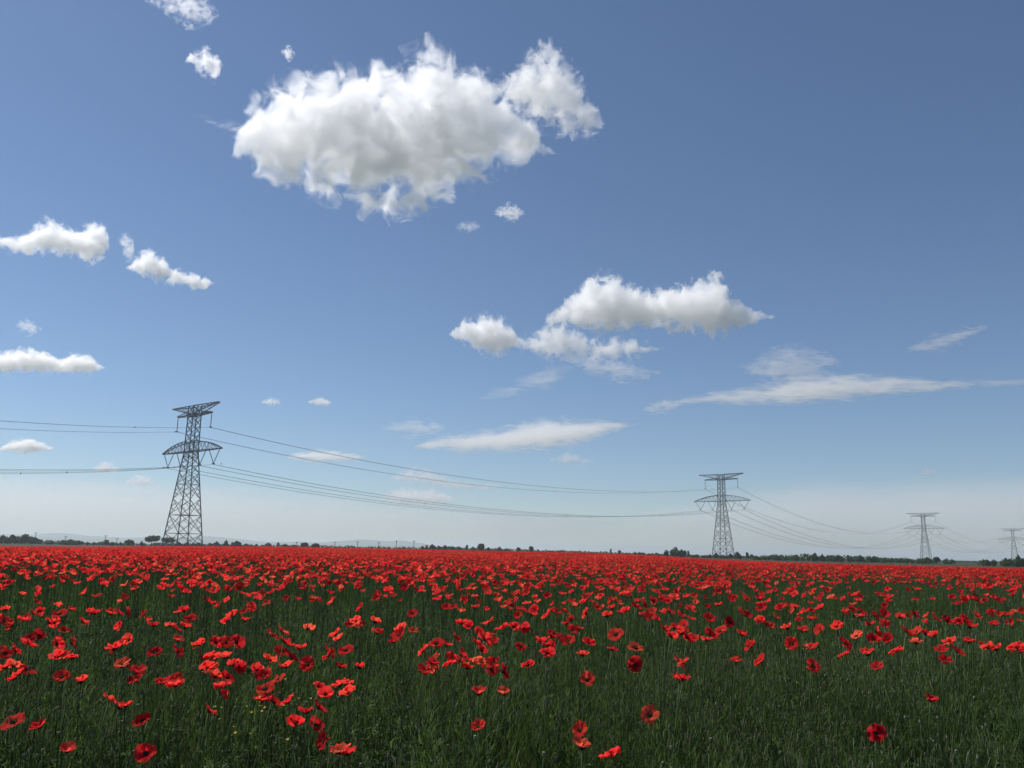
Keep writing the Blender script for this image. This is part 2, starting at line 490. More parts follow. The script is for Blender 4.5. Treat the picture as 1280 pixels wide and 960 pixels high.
CLOUDS = [
 dict(label='large white cumulus with grey centre, biggest cloud in the sky', depth=0.75, dens=2.2, fray=0.95, edge=0.55, fill=0.0, nscale=1.5, grow=1.4, seed=1,
  top=[(294,190),(306,150),(322,134),(370,112),(400,100),(430,102),(460,104),(490,98),(520,90),(540,76),(555,78),(580,96),(610,108),(640,126),(660,148),(682,168),(696,188)],
  bot=[(294,196),(316,206),(340,216),(380,232),(410,236),(440,241),(465,256),(500,252),(540,243),(560,232),(590,220),(630,208),(668,202),(696,194)]),
 dict(label='ragged upright white puff touching the right end of the biggest cloud', depth=0.8, dens=0.8, fray=0.8, nscale=2.2, seed=5,
  top=[(600,112),(635,96),(660,78),(680,70),(700,76),(720,98),(740,128),(758,148)], bot=[(600,120),(635,132),(665,146),(690,150),(720,160),(740,168),(758,160)]),
 dict(label='thin wispy shred off the left shoulder of the biggest cloud', dens=0.14, fray=0.9, stretch=2, seed=8, top=[(250,140),(275,150),(300,155),(325,150)], bot=[(250,146),(275,162),(300,172),(325,168)]),
 dict(label='small bright ragged puff at upper left of the biggest cloud', dens=0.5, fray=0.9, seed=3, top=[(232,76),(242,66),(258,62),(272,68),(278,80)], bot=[(232,82),(246,86),(262,97),(272,93),(278,84)]),
 dict(label='faint wispy cloud cut by the top edge of the sky, upper left', dens=0.2, fray=1.0, seed=4, nscale=1.4, top=[(180,-12),(205,-18),(235,-12),(262,4),(272,14)], bot=[(180,-4),(205,10),(230,26),(252,26),(272,17)]),
 dict(label='tiny faint white speck of cloud above the left end of the biggest cloud', dens=0.3, fray=0.8, seed=6, top=[(352,64),(360,58),(369,64)], bot=[(352,68),(360,75),(369,69)]),
 dict(label='two-humped white cumulus at the left edge, highest of the three there', dens=1.0, fray=0.6, seed=7, nscale=1.6, depth=1.2,
  top=[(-40,296),(0,292),(25,296),(40,290),(58,276),(75,282),(92,290),(108,282),(121,280),(128,296)], bot=[(-40,306),(0,312),(25,316),(45,316),(70,314),(88,322),(100,330),(116,326),(128,304)]),
 dict(label='small white cloud trailing a tapered tail down to the right', dens=1.0, fray=0.6, seed=9, nscale=1.5, depth=1.2,
  top=[(162,332),(178,318),(190,314),(205,322),(215,336),(230,340),(248,344),(264,352)], bot=[(162,338),(180,344),(200,350),(220,354),(240,362),(252,362),(264,355)]),
 dict(label='faint shred of vapour between the two white clouds on the left', dens=0.18, fray=0.9, seed=10, top=[(148,294),(158,292),(166,300),(168,312)], bot=[(148,300),(156,320),(164,324),(168,316)]),
 dict(label='long low white cloud with two humps at the left edge', dens=0.9, fray=0.5, seed=11, nscale=1.6, depth=1.4,
  top=[(-30,448),(0,444),(30,436),(55,440),(72,450),(84,442),(105,444),(122,458)], bot=[(-30,462),(0,466),(30,464),(60,465),(80,466),(105,468),(122,462)]),
 dict(label='faint small wisp above the long low cloud at the left edge', dens=0.2, fray=0.9, seed=12, top=[(22,404),(34,400),(50,408)], bot=[(22,410),(36,418),(50,414)]),
 dict(label='small flat white cloud low at left, under the upper cables', dens=0.7, fray=0.6, seed=13, depth=1.4, top=[(4,558),(20,550),(40,549),(62,558)], bot=[(4,564),(30,566),(62,563)]),
 dict(label='small soft puff just left of the near pylon, above another', dens=0.45, fray=0.8, seed=14, top=[(118,584),(130,577),(147,582)], bot=[(118,590),(132,592),(147,589)]),
 dict(label='small soft puff left of the near pylon crossarm, below another', dens=0.45, fray=0.8, seed=15, top=[(158,600),(175,593),(196,599)], bot=[(158,605),(178,607),(196,604)]),
 dict(label='bright compact white puff left of centre cloud pair', dens=1.0, fray=0.6, seed=16, nscale=1.4, depth=1.1,
  top=[(563,414),(580,402),(600,397),(622,398),(636,408),(652,424)], bot=[(563,422),(585,430),(605,440),(625,443),(640,436),(652,430)]),
 dict(label='second largest cloud, white twin-humped cumulus with flat grey base', dens=1.3, fray=1.15, edge=0.45, fill=-0.02, grow=1.5, seed=17, nscale=1.15, depth=1.1, detail=8.0,
  top=[(686,394),(702,380),(718,368),(735,354),(758,349),(785,356),(803,366),(830,362),(860,360),(880,352),(893,352),(912,372),(930,384),(962,394)],
  bot=[(686,404),(720,408),(760,410),(800,408),(840,410),(870,410),(900,415),(930,406),(962,398)]),
 dict(label='ragged white cloud patch hanging under the twin-humped cumulus', dens=0.6, fray=0.85, seed=18, nscale=1.4,
  top=[(640,424),(670,416),(690,398),(712,414),(740,424),(780,422),(826,432)], bot=[(640,434),(675,442),(710,446),(745,450),(790,446),(826,440)]),
 dict(label='thin trailing wisps below the ragged white patch', dens=0.28, fray=0.95, seed=19, nscale=1.5, stretch=2,
  top=[(700,438),(735,444),(770,452),(822,462)], bot=[(700,446),(740,466),(775,476),(822,470)]),
 dict(label='faint slanting wisp left of the trailing wisps', dens=0.16, fray=0.9, seed=20, stretch=3, tilt=0.35, top=[(600,494),(640,478),(680,458),(715,456)], bot=[(600,500),(645,494),(690,484),(715,468)]),
 dict(label='tiny white puff below the right end of the biggest cloud', dens=0.45, fray=0.8, seed=21, top=[(618,262),(636,257),(656,264)], bot=[(618,268),(640,276),(656,269)]),
 dict(label='very faint speck of vapour under the middle of the biggest cloud', dens=0.13, fray=0.9, seed=22, top=[(570,281),(585,277),(600,280)], bot=[(570,287),(586,290),(600,285)]),
 dict(label='long thin flat grey-white cloud above the middle of the cables', dens=0.42, fray=0.6, edge=0.5, seed=23, nscale=1.6, stretch=3, depth=2.5,
  top=[(522,554),(550,545),(590,542),(630,536),(670,527),(730,526),(795,528)], bot=[(522,562),(560,564),(610,564),(660,562),(710,556),(750,546),(795,532)]),
 dict(label='small flat wisp under the long flat grey-white cloud', dens=0.25, fray=0.8, seed=24, stretch=2, top=[(688,572),(712,566),(742,574)], bot=[(688,577),(715,581),(742,578)]),
 dict(label='thin streaky wisps above the left end of the long flat cloud', dens=0.14, fray=0.95, seed=25, stretch=3, top=[(478,532),(510,524),(555,530)], bot=[(478,538),(515,546),(555,540)]),
 dict(label='long pale streak of cloud stretching across the right of the sky', dens=0.3, fray=0.9, edge=0.5, seed=26, nscale=1.5, stretch=4, depth=2.5, tilt=0.05,
  top=[(850,500),(900,491),(960,483),(1010,472),(1060,471),(1120,473),(1150,477),(1200,477),(1268,474)], bot=[(850,505),(920,504),(990,502),(1050,497),(1120,491),(1180,486),(1268,479)]),
 dict(label='ragged wisp on top of the long pale streak', dens=0.2, fray=0.95, seed=27, nscale=1.4, stretch=2, top=[(925,455),(975,438),(1000,436),(1040,448),(1050,456)], bot=[(925,462),(960,474),(1000,480),(1035,464),(1050,460)]),
 dict(label='slanting wisp alone in the blue at far right', dens=0.26, fray=0.8, seed=28, nscale=1.4, stretch=3, tilt=0.25, top=[(1140,434),(1170,418),(1200,410),(1226,406)], bot=[(1140,440),(1170,440),(1200,428),(1226,414)]),
 dict(label='short thin wisp left of the long pale streak', dens=0.2, fray=0.9, seed=29, stretch=2, tilt=0.2, top=[(803,510),(825,500),(858,500)], bot=[(803,517),(830,516),(858,506)]),
 dict(label='tiny oval white puff in the haze between left pylon and middle', dens=0.5, fray=0.7, seed=30, top=[(386,500),(400,495),(416,503)], bot=[(386,504),(400,508),(416,506)]),
 dict(label='tiny faint puff right above the near pylon cables', dens=0.35, fray=0.8, seed=31, top=[(328,501),(338,497),(350,501)], bot=[(328,505),(340,507),(350,505)]),
 dict(label='flat soft wisp crossed by the upper cables', dens=0.35, fray=0.8, seed=32, stretch=3, depth=2, top=[(362,568),(400,563),(455,569)], bot=[(362,574),(405,577),(455,574)]),
 dict(label='soft low puff crossed by the lower cables, upper of a pair', dens=0.3, fray=0.8, seed=33, depth=2, top=[(490,596),(512,585),(535,590),(570,600),(630,606)], bot=[(490,602),(520,604),(560,610),(600,614),(630,610)]),
 dict(label='soft low puff under the cables, lower of a pair', dens=0.32, fray=0.8, seed=34, depth=2, top=[(478,618),(500,611),(545,613),(572,622)], bot=[(478,626),(510,630),(550,631),(572,627)]),
 dict(label='small round pale puff low above the third pylon', dens=0.3, fray=0.7, seed=35, top=[(1150,589),(1160,585),(1172,590)], bot=[(1150,594),(1161,597),(1172,594)]),
 dict(label='wide dull lilac bank of cloud low along the right horizon', dens=0.10, fray=0.45, edge=0.8, seed=36, stretch=5, nscale=1.5, depth=2.0, aniso=0.2,
  top=[(780,640),(880,622),(980,608),(1100,604),(1200,602),(1330,600)], bot=[(780,672),(900,684),(1050,688),(1200,692),(1330,692)]),
 dict(label='wide pale bank of cloud low along the left and middle horizon', dens=0.13, fray=0.55, edge=0.8, seed=37, stretch=4, nscale=1.6, depth=2.0,
  top=[(-60,604),(60,598),(160,604),(260,608),(380,618),(520,628),(680,636),(800,650)], bot=[(-60,664),(100,668),(260,672),(400,676),(550,680),(700,684),(800,680)]),
]
for c in CLOUDS:
    c.setdefault('edge', 0.5)
    if c['seed'] not in (1, 17, 36, 37):
        c['fray'] *= 1.75; c['fill'] = 0.02 if c['dens'] > 0.5 else -0.12; c['nscale'] = c.get('nscale', 1.0) * 0.72; c['edge'] = 0.7; c['detail'] = 8.0; c['rough'] = 0.62; c['grow'] = 1.55
        c['dens'] *= 1.15
        if c['dens'] < 0.55: c['fray'] *= 1.35; c['edge'] = 0.8; c['nscale'] *= 1.3; c['stretch'] = c.get('stretch', 1.0) * 1.3
    make_cloud('cloud', **c)

# ------------------------------------------------------------------ plant materials
def petal_material(name):
    m, n, out = new_mat(name)
    tc = N(n, 'ShaderNodeTexCoord')
    at_ = N(n, 'ShaderNodeAttribute', attribute_name='radial')
    oi = N(n, 'ShaderNodeObjectInfo')
    ramp = N(n, 'ShaderNodeValToRGB')
    e = ramp.color_ramp.elements
    e[0].position, e[0].color = 0.0, (0.50, 0.006, 0.020, 1)
    e[1].position, e[1].color = 1.0, (0.90, 0.14, 0.07, 1)
    x = e.new(0.45); x.color = (0.84, 0.026, 0.032, 1)
    x = e.new(0.8); x.color = (0.88, 0.050, 0.040, 1)
    n.links.new(oi.outputs['Random'], ramp.inputs[0])
    base = N(n, 'ShaderNodeMix', data_type='RGBA')      # dark blotch that poppy petals carry at their base
    mr = N(n, 'ShaderNodeMapRange'); mr.inputs[1].default_value = 0.10; mr.inputs[2].default_value = 0.27
    n.links.new(at_.outputs['Fac'], mr.inputs[0]); n.links.new(mr.outputs[0], base.inputs[0])
    base.inputs[6].default_value = (0.03, 0.004, 0.008, 1)
    wv = N(n, 'ShaderNodeTexNoise'); wv.inputs['Scale'].default_value = 60; wv.inputs['Detail'].default_value = 3
    n.links.new(tc.outputs['Object'], wv.inputs[0])
    hs = N(n, 'ShaderNodeHueSaturation')
    m2 = N(n, 'ShaderNodeMapRange'); m2.inputs[1].default_value = 0.3; m2.inputs[2].default_value = 0.7; m2.inputs[3].default_value = 0.75; m2.inputs[4].default_value = 1.12
    n.links.new(wv.outputs[0], m2.inputs[0]); rim = N(n, 'ShaderNodeMix', data_type='RGBA'); r2_ = N(n, 'ShaderNodeMapRange'); r2_.inputs[1].default_value = 0.55; r2_.inputs[2].default_value = 1.05; r2_.inputs[4].default_value = 0.4
    n.links.new(at_.outputs['Fac'], r2_.inputs[0]); n.links.new(r2_.outputs[0], rim.inputs[0]); n.links.new(ramp.outputs[0], rim.inputs[6]); rim.inputs[7].default_value = (0.90, 0.10, 0.065, 1)  # petal edges coloured lighter, standing in for light caught by the thin rim
    n.links.new(m2.outputs[0], hs.inputs['Value']); n.links.new(rim.outputs[2], hs.inputs['Color'])
    n.links.new(hs.outputs[0], base.inputs[7])
    d = N(n, 'ShaderNodeBsdfPrincipled'); d.inputs['Roughness'].default_value = 0.8; d.inputs['Specular IOR Level'].default_value = 0.05
    t = N(n, 'ShaderNodeBsdfTranslucent')
    n.links.new(base.outputs[2], d.inputs['Base Color']); n.links.new(base.outputs[2], t.inputs[0])
    ms = N(n, 'ShaderNodeMixShader'); ms.inputs[0].default_value = 0.66
    n.links.new(d.outputs[0], ms.inputs[1]); n.links.new(t.outputs[0], ms.inputs[2]); n.links.new(ms.outputs[0], out.inputs['Surface'])
    return m
M_PETAL = petal_material('poppy_petal')
M_STEM = diffuse_mat('poppy_stem', (0.06, 0.10, 0.03), 0.6)
M_ANTHER = diffuse_mat('poppy_anther', (0.012, 0.010, 0.014), 0.8)
M_POD = diffuse_mat('poppy_pod', (0.018, 0.024, 0.012), 0.9, spec=0.03)
M_GRASS = diffuse_mat('meadow_grass', (0.042, 0.077, 0.026), 0.6, var=0.45, scale=9.0, trans=(0.45, (1.4, 1.6, 0.8)), col2=(0.066, 0.098, 0.038), spec=0.10)
M_PALE = diffuse_mat('dry_grass_head', (0.20, 0.21, 0.14), 0.7, var=0.3, trans=(0.3, (1, 1, 0.9)))
M_YELLOW = diffuse_mat('yellow_flower', (0.55, 0.42, 0.03), 0.6)

# ------------------------------------------------------------------ poppies
def petal_mesh(rng, ang, Rr, openness, width, nu=8, nv=6):
    """one broad crumpled petal: openness 0 closed cup .. 1 flat"""
    v, f, rad_ = [], [], []
    ph = rng.uniform(0, 6.3); ph2 = rng.uniform(0, 6.3); notch = rng.uniform(-0.03, 0.09)
    lift = rng.uniform(-0.16, 0.16); sag = rng.uniform(-0.2, 0.08); fold = rng.uniform(-0.18, 0.18)
    seed = Vector((rng.uniform(0, 50), rng.uniform(0, 50), rng.uniform(0, 50)))
    for j in range(nv + 1):
        t = j / nv
        for i in range(nu + 1):
            s = i / nu * 2 - 1
            wdt = width * (0.35 + 0.65 * math.sin(min(1, t * 1.25) * PI / 2))
            a = ang + s * wdt
            nz = mnoise.noise(Vector((a * 1.6, t * 2.2, 0)) + seed)
            n2 = mnoise.noise(Vector((a * 4.5, t * 3.0, 3)) + seed)
            rr = Rr * t * (1 - 0.20 * abs(s) ** 2.5 * t - notch * (1 - abs(s)) * t + 0.10 * t * nz + 0.06 * t * n2)
            th = max(-0.3, 1 - openness - lift + 0.25 * nz * t) * (1.35 - 0.45 * t)
            x, z = rr * math.cos(th), rr * math.sin(th)
            z += Rr * (0.16 * t * t * n2 + 0.07 * t * t * math.sin(6 * s + ph2) + sag * t ** 3 + fold * s * t)
            v.append((x * math.cos(a), x * math.sin(a), z)); rad_.append(t)
    for j in range(nv):
        for i in range(nu):
            q = j * (nu + 1) + i
            f.append((q, q + 1, q + nu + 2, q + nu + 1))
    return v, f, rad_
def attr_mesh(name, parts, m, smooth=True, Mx=None):
    V, Fc, A = [], [], []
    for v, f, a in parts:
        o = len(V)
        V += [Mx @ Vector(p) for p in v] if Mx else v
        Fc += [tuple(i + o for i in q) for q in f]; A += a
    me = pymesh(name, V, Fc, [m], smooth)
    at_ = me.attributes.new('radial', 'FLOAT', 'POINT'); at_.data.foreach_set('value', A)
    return me
def tube(pts, rads_, n=5):
    v, f = [], []
    pts = [Vector(p) for p in pts]
    for i, p in enumerate(pts):
        d = (pts[min(i + 1, len(pts) - 1)] - pts[max(i - 1, 0)]).normalized()
        u = d.cross(Vector((0.3, 1, 0.1))).normalized(); w = d.cross(u)
        for k in range(n):
            a = 2 * PI * k / n
            v.append(p + (u * math.cos(a) + w * math.sin(a)) * rads_[i])
    for i in range(len(pts) - 1):
        for k in range(n):
            f.append((i * n + k, i * n + (k + 1) % n, (i + 1) * n + (k + 1) % n, (i + 1) * n + k))
    f.append(tuple(range((len(pts) - 1) * n, len(pts) * n)))
    return v, f
POSE = {'wide open': (0.50, 0.65), 'cupped': (0.20, 0.25), 'tilted': (0.32, 0.75), 'drooping': (0.28, 1.2), 'half closed': (0.02, 0.3)}
def head_frame(rng, H, tilt, yaw):
    """stem curve ending in the flower head; the stem bows the way the head leans"""
    lean = Vector((math.cos(yaw), math.sin(yaw), 0))
    pts = []
    for i in range(8):
        t = i / 7
        pts.append(lean * (0.10 * H * t * t + 0.02 * math.sin(t * 6 + yaw) * H * 0.5) + Vector((0, 0, H * t - 0.02 * tilt * H * t ** 4)))
    axis = (Vector((0, 0, 1)) * math.cos(tilt) + lean * math.sin(tilt)).normalized()
    q = Vector((0, 0, 1)).rotation_difference(axis)
    return pts, q.to_matrix().to_4x4()
def poppy_proto(rng, pose, H, yaw):
    """returns meshes of one poppy standing at the origin with its head at the origin offset (stem base below)"""
    op, tilt = POSE[pose]
    tilt = tilt * rng.uniform(0.85, 1.15)
    pts, M = head_frame(rng, H, tilt, yaw)
    head = Vector(pts[-1])
    Rr = rng.uniform(0.043, 0.050)
    Mh = Matrix.Translation(head) @ M
    a0 = rng.uniform(0, 1.5)
    pet = []
    for k in range(4):
        v, f, a = petal_mesh(rng, a0 + k * PI / 2 + rng.uniform(-.12, .12), Rr * (1.0 if k % 2 else 0.93), op + (0.06 if k % 2 else 0), 1.12 if k % 2 else 1.0)
        pet.append(attr_mesh('petal', [(v, f, a)], M_PETAL, True, Mh))
    sv, sf = tube(pts, [0.0026] * 3 + [0.0022] * 5)
    stem = pymesh('stem', sv, sf, [M_STEM], True)
    # pod with a ring of dark anthers
    cv, cf, mi = [], [], []
    v1, f1 = tube([(0, 0, 0.001), (0, 0, 0.006), (0, 0, 0.012), (0, 0, 0.014)], [0.003, 0.0055, 0.006, 0.0075], 8)
    cv += v1; cf += f1; mi += [0] * len(f1)
    for k in range(34):
        a = rng.uniform(0, 2 * PI); r = rng.uniform(0.008, 0.014); z = rng.uniform(0.006, 0.012)
        o = len(cv); c = Vector((r * math.cos(a), r * math.sin(a), z)); e = 0.0021
        cv += [c + Vector(p) * e for p in ((1, 0, 0), (-1, 0, 0), (0, 1, 0), (0, -1, 0), (0, 0, 1), (0, 0, -1))]
        for q in ((0, 2, 4), (2, 1, 4), (1, 3, 4), (3, 0, 4), (2, 0, 5), (1, 2, 5), (3, 1, 5), (0, 3, 5)): cf.append(tuple(i + o for i in q)); mi.append(1)
    heart = pymesh('pod', [Mh @ Vector(p) for p in cv], cf, [M_POD, M_ANTHER], False, mi)
    return dict(stem=stem, petals=pet, pod=heart, head=head, H=H, yaw=yaw)
rngp = random.Random(11)
PROTO = {}
for pose in POSE:
    PROTO[pose] = [poppy_proto(rngp, pose, 0.92, rngp.uniform(0, 6.28)) for _ in range(9)]

Z1 = [(55,670),(145,690),(250,780),(545,785),(533,663),(405,585),(440,618),(470,610),(775,630),(230,500),(300,523),(455,462),(505,485),(510,515),(600,525),(655,535),(650,520),(240,420),(265,432),(215,425),(440,385),(480,360),(425,400),(580,410),(660,365),(655,405),(745,380),(740,420),(800,370),(840,370),(875,370),(790,425),(840,430),(790,465),(770,465),(870,455),(885,460),(800,500),(840,505),(815,555),(830,540),(955,475),(990,485),(985,500),(1000,435),(1045,405),(1065,465),(1080,430),(1040,510),(990,545),(975,590),(1010,590),(1075,595),(1185,540),(1210,565),(1265,535),(1220,405),(1225,420),(1150,450),(1265,465),(1250,340),(1265,360),(1180,615),(1140,635),(1100,670),(1170,680),(1215,735),(1265,785),(1145,320),(1115,395),(1055,370),(1010,345),(1045,330),(45,460),(25,465),(75,490),(50,510),(95,475),(15,410),(50,400),(100,375),(110,360),(140,345),(120,260),(100,280),(150,255),(85,290),(180,300),(205,295),(225,265),(235,325),(20,250),(10,290),(45,310),(305,295),(355,265),(410,265),(440,258),(465,255),(540,263),(570,310),(635,310),(655,318),(685,318),(685,255),(710,280),(845,290),(865,262),(910,290),(205,375),(260,370)]
Z2 = [(880,700),(885,767),(1137,640),(905,512),(1080,452),(1082,392),(997,400),(1013,343),(890,420),(1245,445),(1248,513),(687,458),(655,385),(500,565),(595,565),(500,690),(585,478),(550,445),(545,470),(510,445),(510,400),(520,360),(535,350),(560,375),(500,340),(495,375),(460,470),(440,425),(430,440),(395,450),(400,430),(350,465),(335,435),(325,450),(295,485),(300,402),(380,385),(345,375),(410,350),(465,310),(540,295),(590,315),(630,312),(665,315),(255,333),(210,345),(195,350),(185,370),(215,318),(120,335),(115,297),(55,467),(10,530),(15,560),(10,400),(45,290),(25,300),(65,240),(770,350),(800,355),(760,385),(755,410),(740,370),(780,380),(835,370),(910,370),(700,270),(650,268),(760,270),(790,262),(820,255),(845,290),(830,300),(845,325),(870,325),(905,260),(940,240),(960,245),(980,275),(1000,245),(1030,260),(1050,255),(1085,235),(1120,270),(1140,280),(1150,255),(1210,258),(1200,325),(1230,320),(1250,315),(1270,310),(1215,350),(1275,355),(1260,340),(995,790),(490,240),(440,300),(15,790)]
Z3 = [(932,590),(728,705),(985,445),(810,403),(970,405),(1028,405),(1005,365),(1075,370),(305,442),(207,442),(490,395),(490,458),(420,373),(268,383),(228,343),(400,320),(455,330),(525,325),(585,310),(610,375),(615,415),(700,418),(660,345),(720,360),(775,358),(675,275),(720,270),(710,305),(760,300),(725,330),(840,330),(885,335),(880,375),(910,340),(950,345),(870,265),(845,270),(820,280),(990,290),(1040,290),(1080,315),(1100,270),(1170,305),(1220,270),(1130,390),(1150,390),(1180,400),(1255,390),(1268,405),(185,292),(245,272),(303,242),(108,282),(40,355),(105,340),(100,365),(155,330),(15,445),(10,510),(735,468),(300,290),(320,305),(430,240),(485,250),(525,245),(640,245),(760,265),(1055,290),(945,280),(15,310),(485,285)]
# looks read off the photograph for the ones that stand out: (zoom, index) -> (shade, pose)
LOOK = {(1,0):('orange-red','wide open'),(1,1):('scarlet','cupped'),(1,2):('orange-red','cupped'),(1,3):('scarlet','tilted'),(1,4):('scarlet','tilted'),(1,9):('orange-red','wide open'),(1,11):('pale coral','cupped'),(1,14):('scarlet','cupped'),(1,23):('deep crimson','tilted'),
 (2,0):('orange-red','tilted'),(2,1):('pale coral','half closed'),(2,2):('pale coral','wide open'),(2,3):('orange-red','tilted'),(2,4):('deep crimson','drooping'),(2,5):('pale coral','wide open'),(2,7):('orange-red','wide open'),(2,13):('orange-red','half closed'),(2,14):('pale coral','half closed'),(2,15):('orange-red','cupped'),
 (3,0):('deep crimson','half closed'),(3,1):('deep crimson','drooping'),(3,2):('deep crimson','cupped'),(3,49):('deep crimson','drooping'),(3,50):('deep crimson','tilted')}
SHADE = {'deep crimson': 0.12, 'scarlet': 0.45, 'bright red': 0.66, 'orange-red': 0.84, 'pale coral': 0.99}
spots = []
for zi, (off, L_) in enumerate(((0, Z1), (430, Z2), (850, Z3)), 1):
    for i, (u, w) in enumerate(L_):
        spots.append((off + u / 2.977, 680 + w / 2.977, LOOK.get((zi, i))))
R3 = random.Random(17)
for _ in range(16): spots.append((R3.uniform(10, 1270), R3.uniform(745, 768), None))
def depth_for(py): return lerp_pts([(740, 5.5), (755, 5.05), (770, 4.7), (785, 4.4), (800, 4.15), (830, 3.8), (870, 3.5), (915, 3.2), (960, 2.75)], py)
BANDS = [(862, 'low in front grass'), (826, 'in loose front fringe'), (796, 'on near edge of drift'), (776, 'inside thick drift'), (0, 'on far side of drift')]
PLACES = ['at the left edge', 'left of the near pylon', 'below the near pylon', 'just right of the near pylon', 'left of mid field', 'just left of centre', 'at mid field', 'just right of centre',
          'right of mid field', 'below the second pylon', 'right of the second pylon', 'left of the third pylon', 'below the third pylon', 'at the right edge']
def shade_material(sh):
    m = M_PETAL.copy(); m.name = 'poppy_petal_' + sh.replace(' ', '_').replace('-', '_')
    n = m.node_tree
    rp = [x for x in n.nodes if x.type == 'VALTORGB'][0]
    oi = [x for x in n.nodes if x.type == 'OBJECT_INFO'][0]
    ml = math_(n, 'MULTIPLY_ADD', oi.outputs['Random'], 0.10, SHADE[sh] - 0.05)
    n.links.new(ml, rp.inputs[0])
    return m
SHADE_M = {s: shade_material(s) for s in SHADE}
used, IND = {}, []
combos = [(s, p) for p in ('cupped', 'tilted', 'wide open', 'half closed', 'drooping') for s in ('scarlet', 'bright red', 'deep crimson', 'orange-red', 'pale coral')]
wts = {'scarlet': 5, 'bright red': 5, 'deep crimson': 2.5, 'orange-red': 2, 'pale coral': 0.5}
pw = {'cupped': 4, 'tilted': 4, 'wide open': 4, 'half closed': 1.2, 'drooping': 0.8}
R2 = random.Random(5)
order = sorted(range(len(spots)), key=lambda i: (spots[i][2] is None, -spots[i][1]))
for i in order:
    px, py, look = spots[i]
    band = next(b for lim, b in BANDS if py >= lim)
    cell = (band, PLACES[min(13, int(px / 1280 * 14))])
    u = used.setdefault(cell, set())
    free = [c for c in combos if c not in u]
    if look in free: c = look
    else: c = R2.choices(free, [wts[s] * pw[p] for s, p in free])[0]
    u.add(c)
    d = depth_for(py) * R2.uniform(0.94, 1.06)
    P = at(px, py, d)
    IND.append((P, c, look is not None, f'{c[0]} {c[1]} poppy {cell[0]}, {cell[1]}'))
cache = {}
for P, (sh, pose), facing, lb in IND:
    k = R2.randrange(9)
    pr = PROTO[pose][k]
    s = R2.uniform(0.80, 1.03) * (0.90 if P.y > 4.5 else 1.0)
    rz = R2.uniform(0, 6.28)
    if facing: rz = -PI / 2 - pr['yaw'] + R2.uniform(-.5, .5)
    off = Matrix.Rotation(rz, 3, 'Z') @ (pr['head'] * s)
    root = empty('poppy', P - off, rz)
    root.scale = (s, s, s)
    key = (sh, pose, k)
    if key not in cache:
        pm = []
        for me in pr['petals']:
            q = me.copy(); q.materials[0] = SHADE_M[sh]; pm.append(q)
        cache[key] = pm
    link('stem', pr['stem'], root)
    for me in cache[key]: link('petal', me, root)
    link('pod', pr['pod'], root)
    tag(root, lb, 'poppy', 'red poppies at the front of the field')
print('INDIVIDUAL POPPIES', len(IND))

# ------------------------------------------------------------------ scattering for what nobody could count
def hidden_collection(name, meshes):
    c = bpy.data.collections.new(name)
    for i, me in enumerate(meshes):
        o = bpy.data.objects.new('%s_%02d' % (name, i), me); c.objects.link(o)
    return c
def scatter(name, label, cat, coll, pts):
    """pts: rows of (x, y, z, rx, ry, rz, scale, index)"""
    a = np.array(pts, dtype=np.float32)
    me = bpy.data.meshes.new(name)
    me.vertices.add(len(a)); me.vertices.foreach_set('co', a[:, :3].ravel())
    for nm, ty, val in (('rot', 'FLOAT_VECTOR', a[:, 3:6].ravel()), ('size', 'FLOAT', a[:, 6]), ('pick', 'INT', a[:, 7].astype(np.int32))):
        q = me.attributes.new(nm, ty, 'POINT'); q.data.foreach_set('vector' if ty == 'FLOAT_VECTOR' else 'value', val)
    me.update()
    o = link(name, me)
    g = bpy.data.node_groups.new(name + '_spread', 'GeometryNodeTree')
    g.interface.new_socket('Geometry', in_out='INPUT', socket_type='NodeSocketGeometry')
    g.interface.new_socket('Geometry', in_out='OUTPUT', socket_type='NodeSocketGeometry')
    gi, go = N(g, 'NodeGroupInput'), N(g, 'NodeGroupOutput')
    ci = N(g, 'GeometryNodeCollectionInfo'); ci.inputs['Collection'].default_value = coll
    ci.inputs['Separate Children'].default_value = True; ci.inputs['Reset Children'].default_value = True
    ip = N(g, 'GeometryNodeInstanceOnPoints'); ip.inputs['Pick Instance'].default_value = True
    def na(nm, t):
        x = N(g, 'GeometryNodeInputNamedAttribute', data_type=t); x.inputs[0].default_value = nm
        return next(s for s in x.outputs if s.enabled and s.name == 'Attribute')
    er = N(g, 'FunctionNodeEulerToRotation')
    g.links.new(na('rot', 'FLOAT_VECTOR'), er.inputs[0])
    g.links.new(gi.outputs[0], ip.inputs['Points']); g.links.new(ci.outputs[0], ip.inputs['Instance'])
    g.links.new(er.outputs[0], ip.inputs['Rotation']); g.links.new(na('size', 'FLOAT'), ip.inputs['Scale']); g.links.new(na('pick', 'INT'), ip.inputs['Instance Index'])
    g.links.new(ip.outputs[0], go.inputs[0])
    md = o.modifiers.new('spread', 'NODES'); md.node_group = g
    tag(o, label, cat, kind='stuff')
    return o

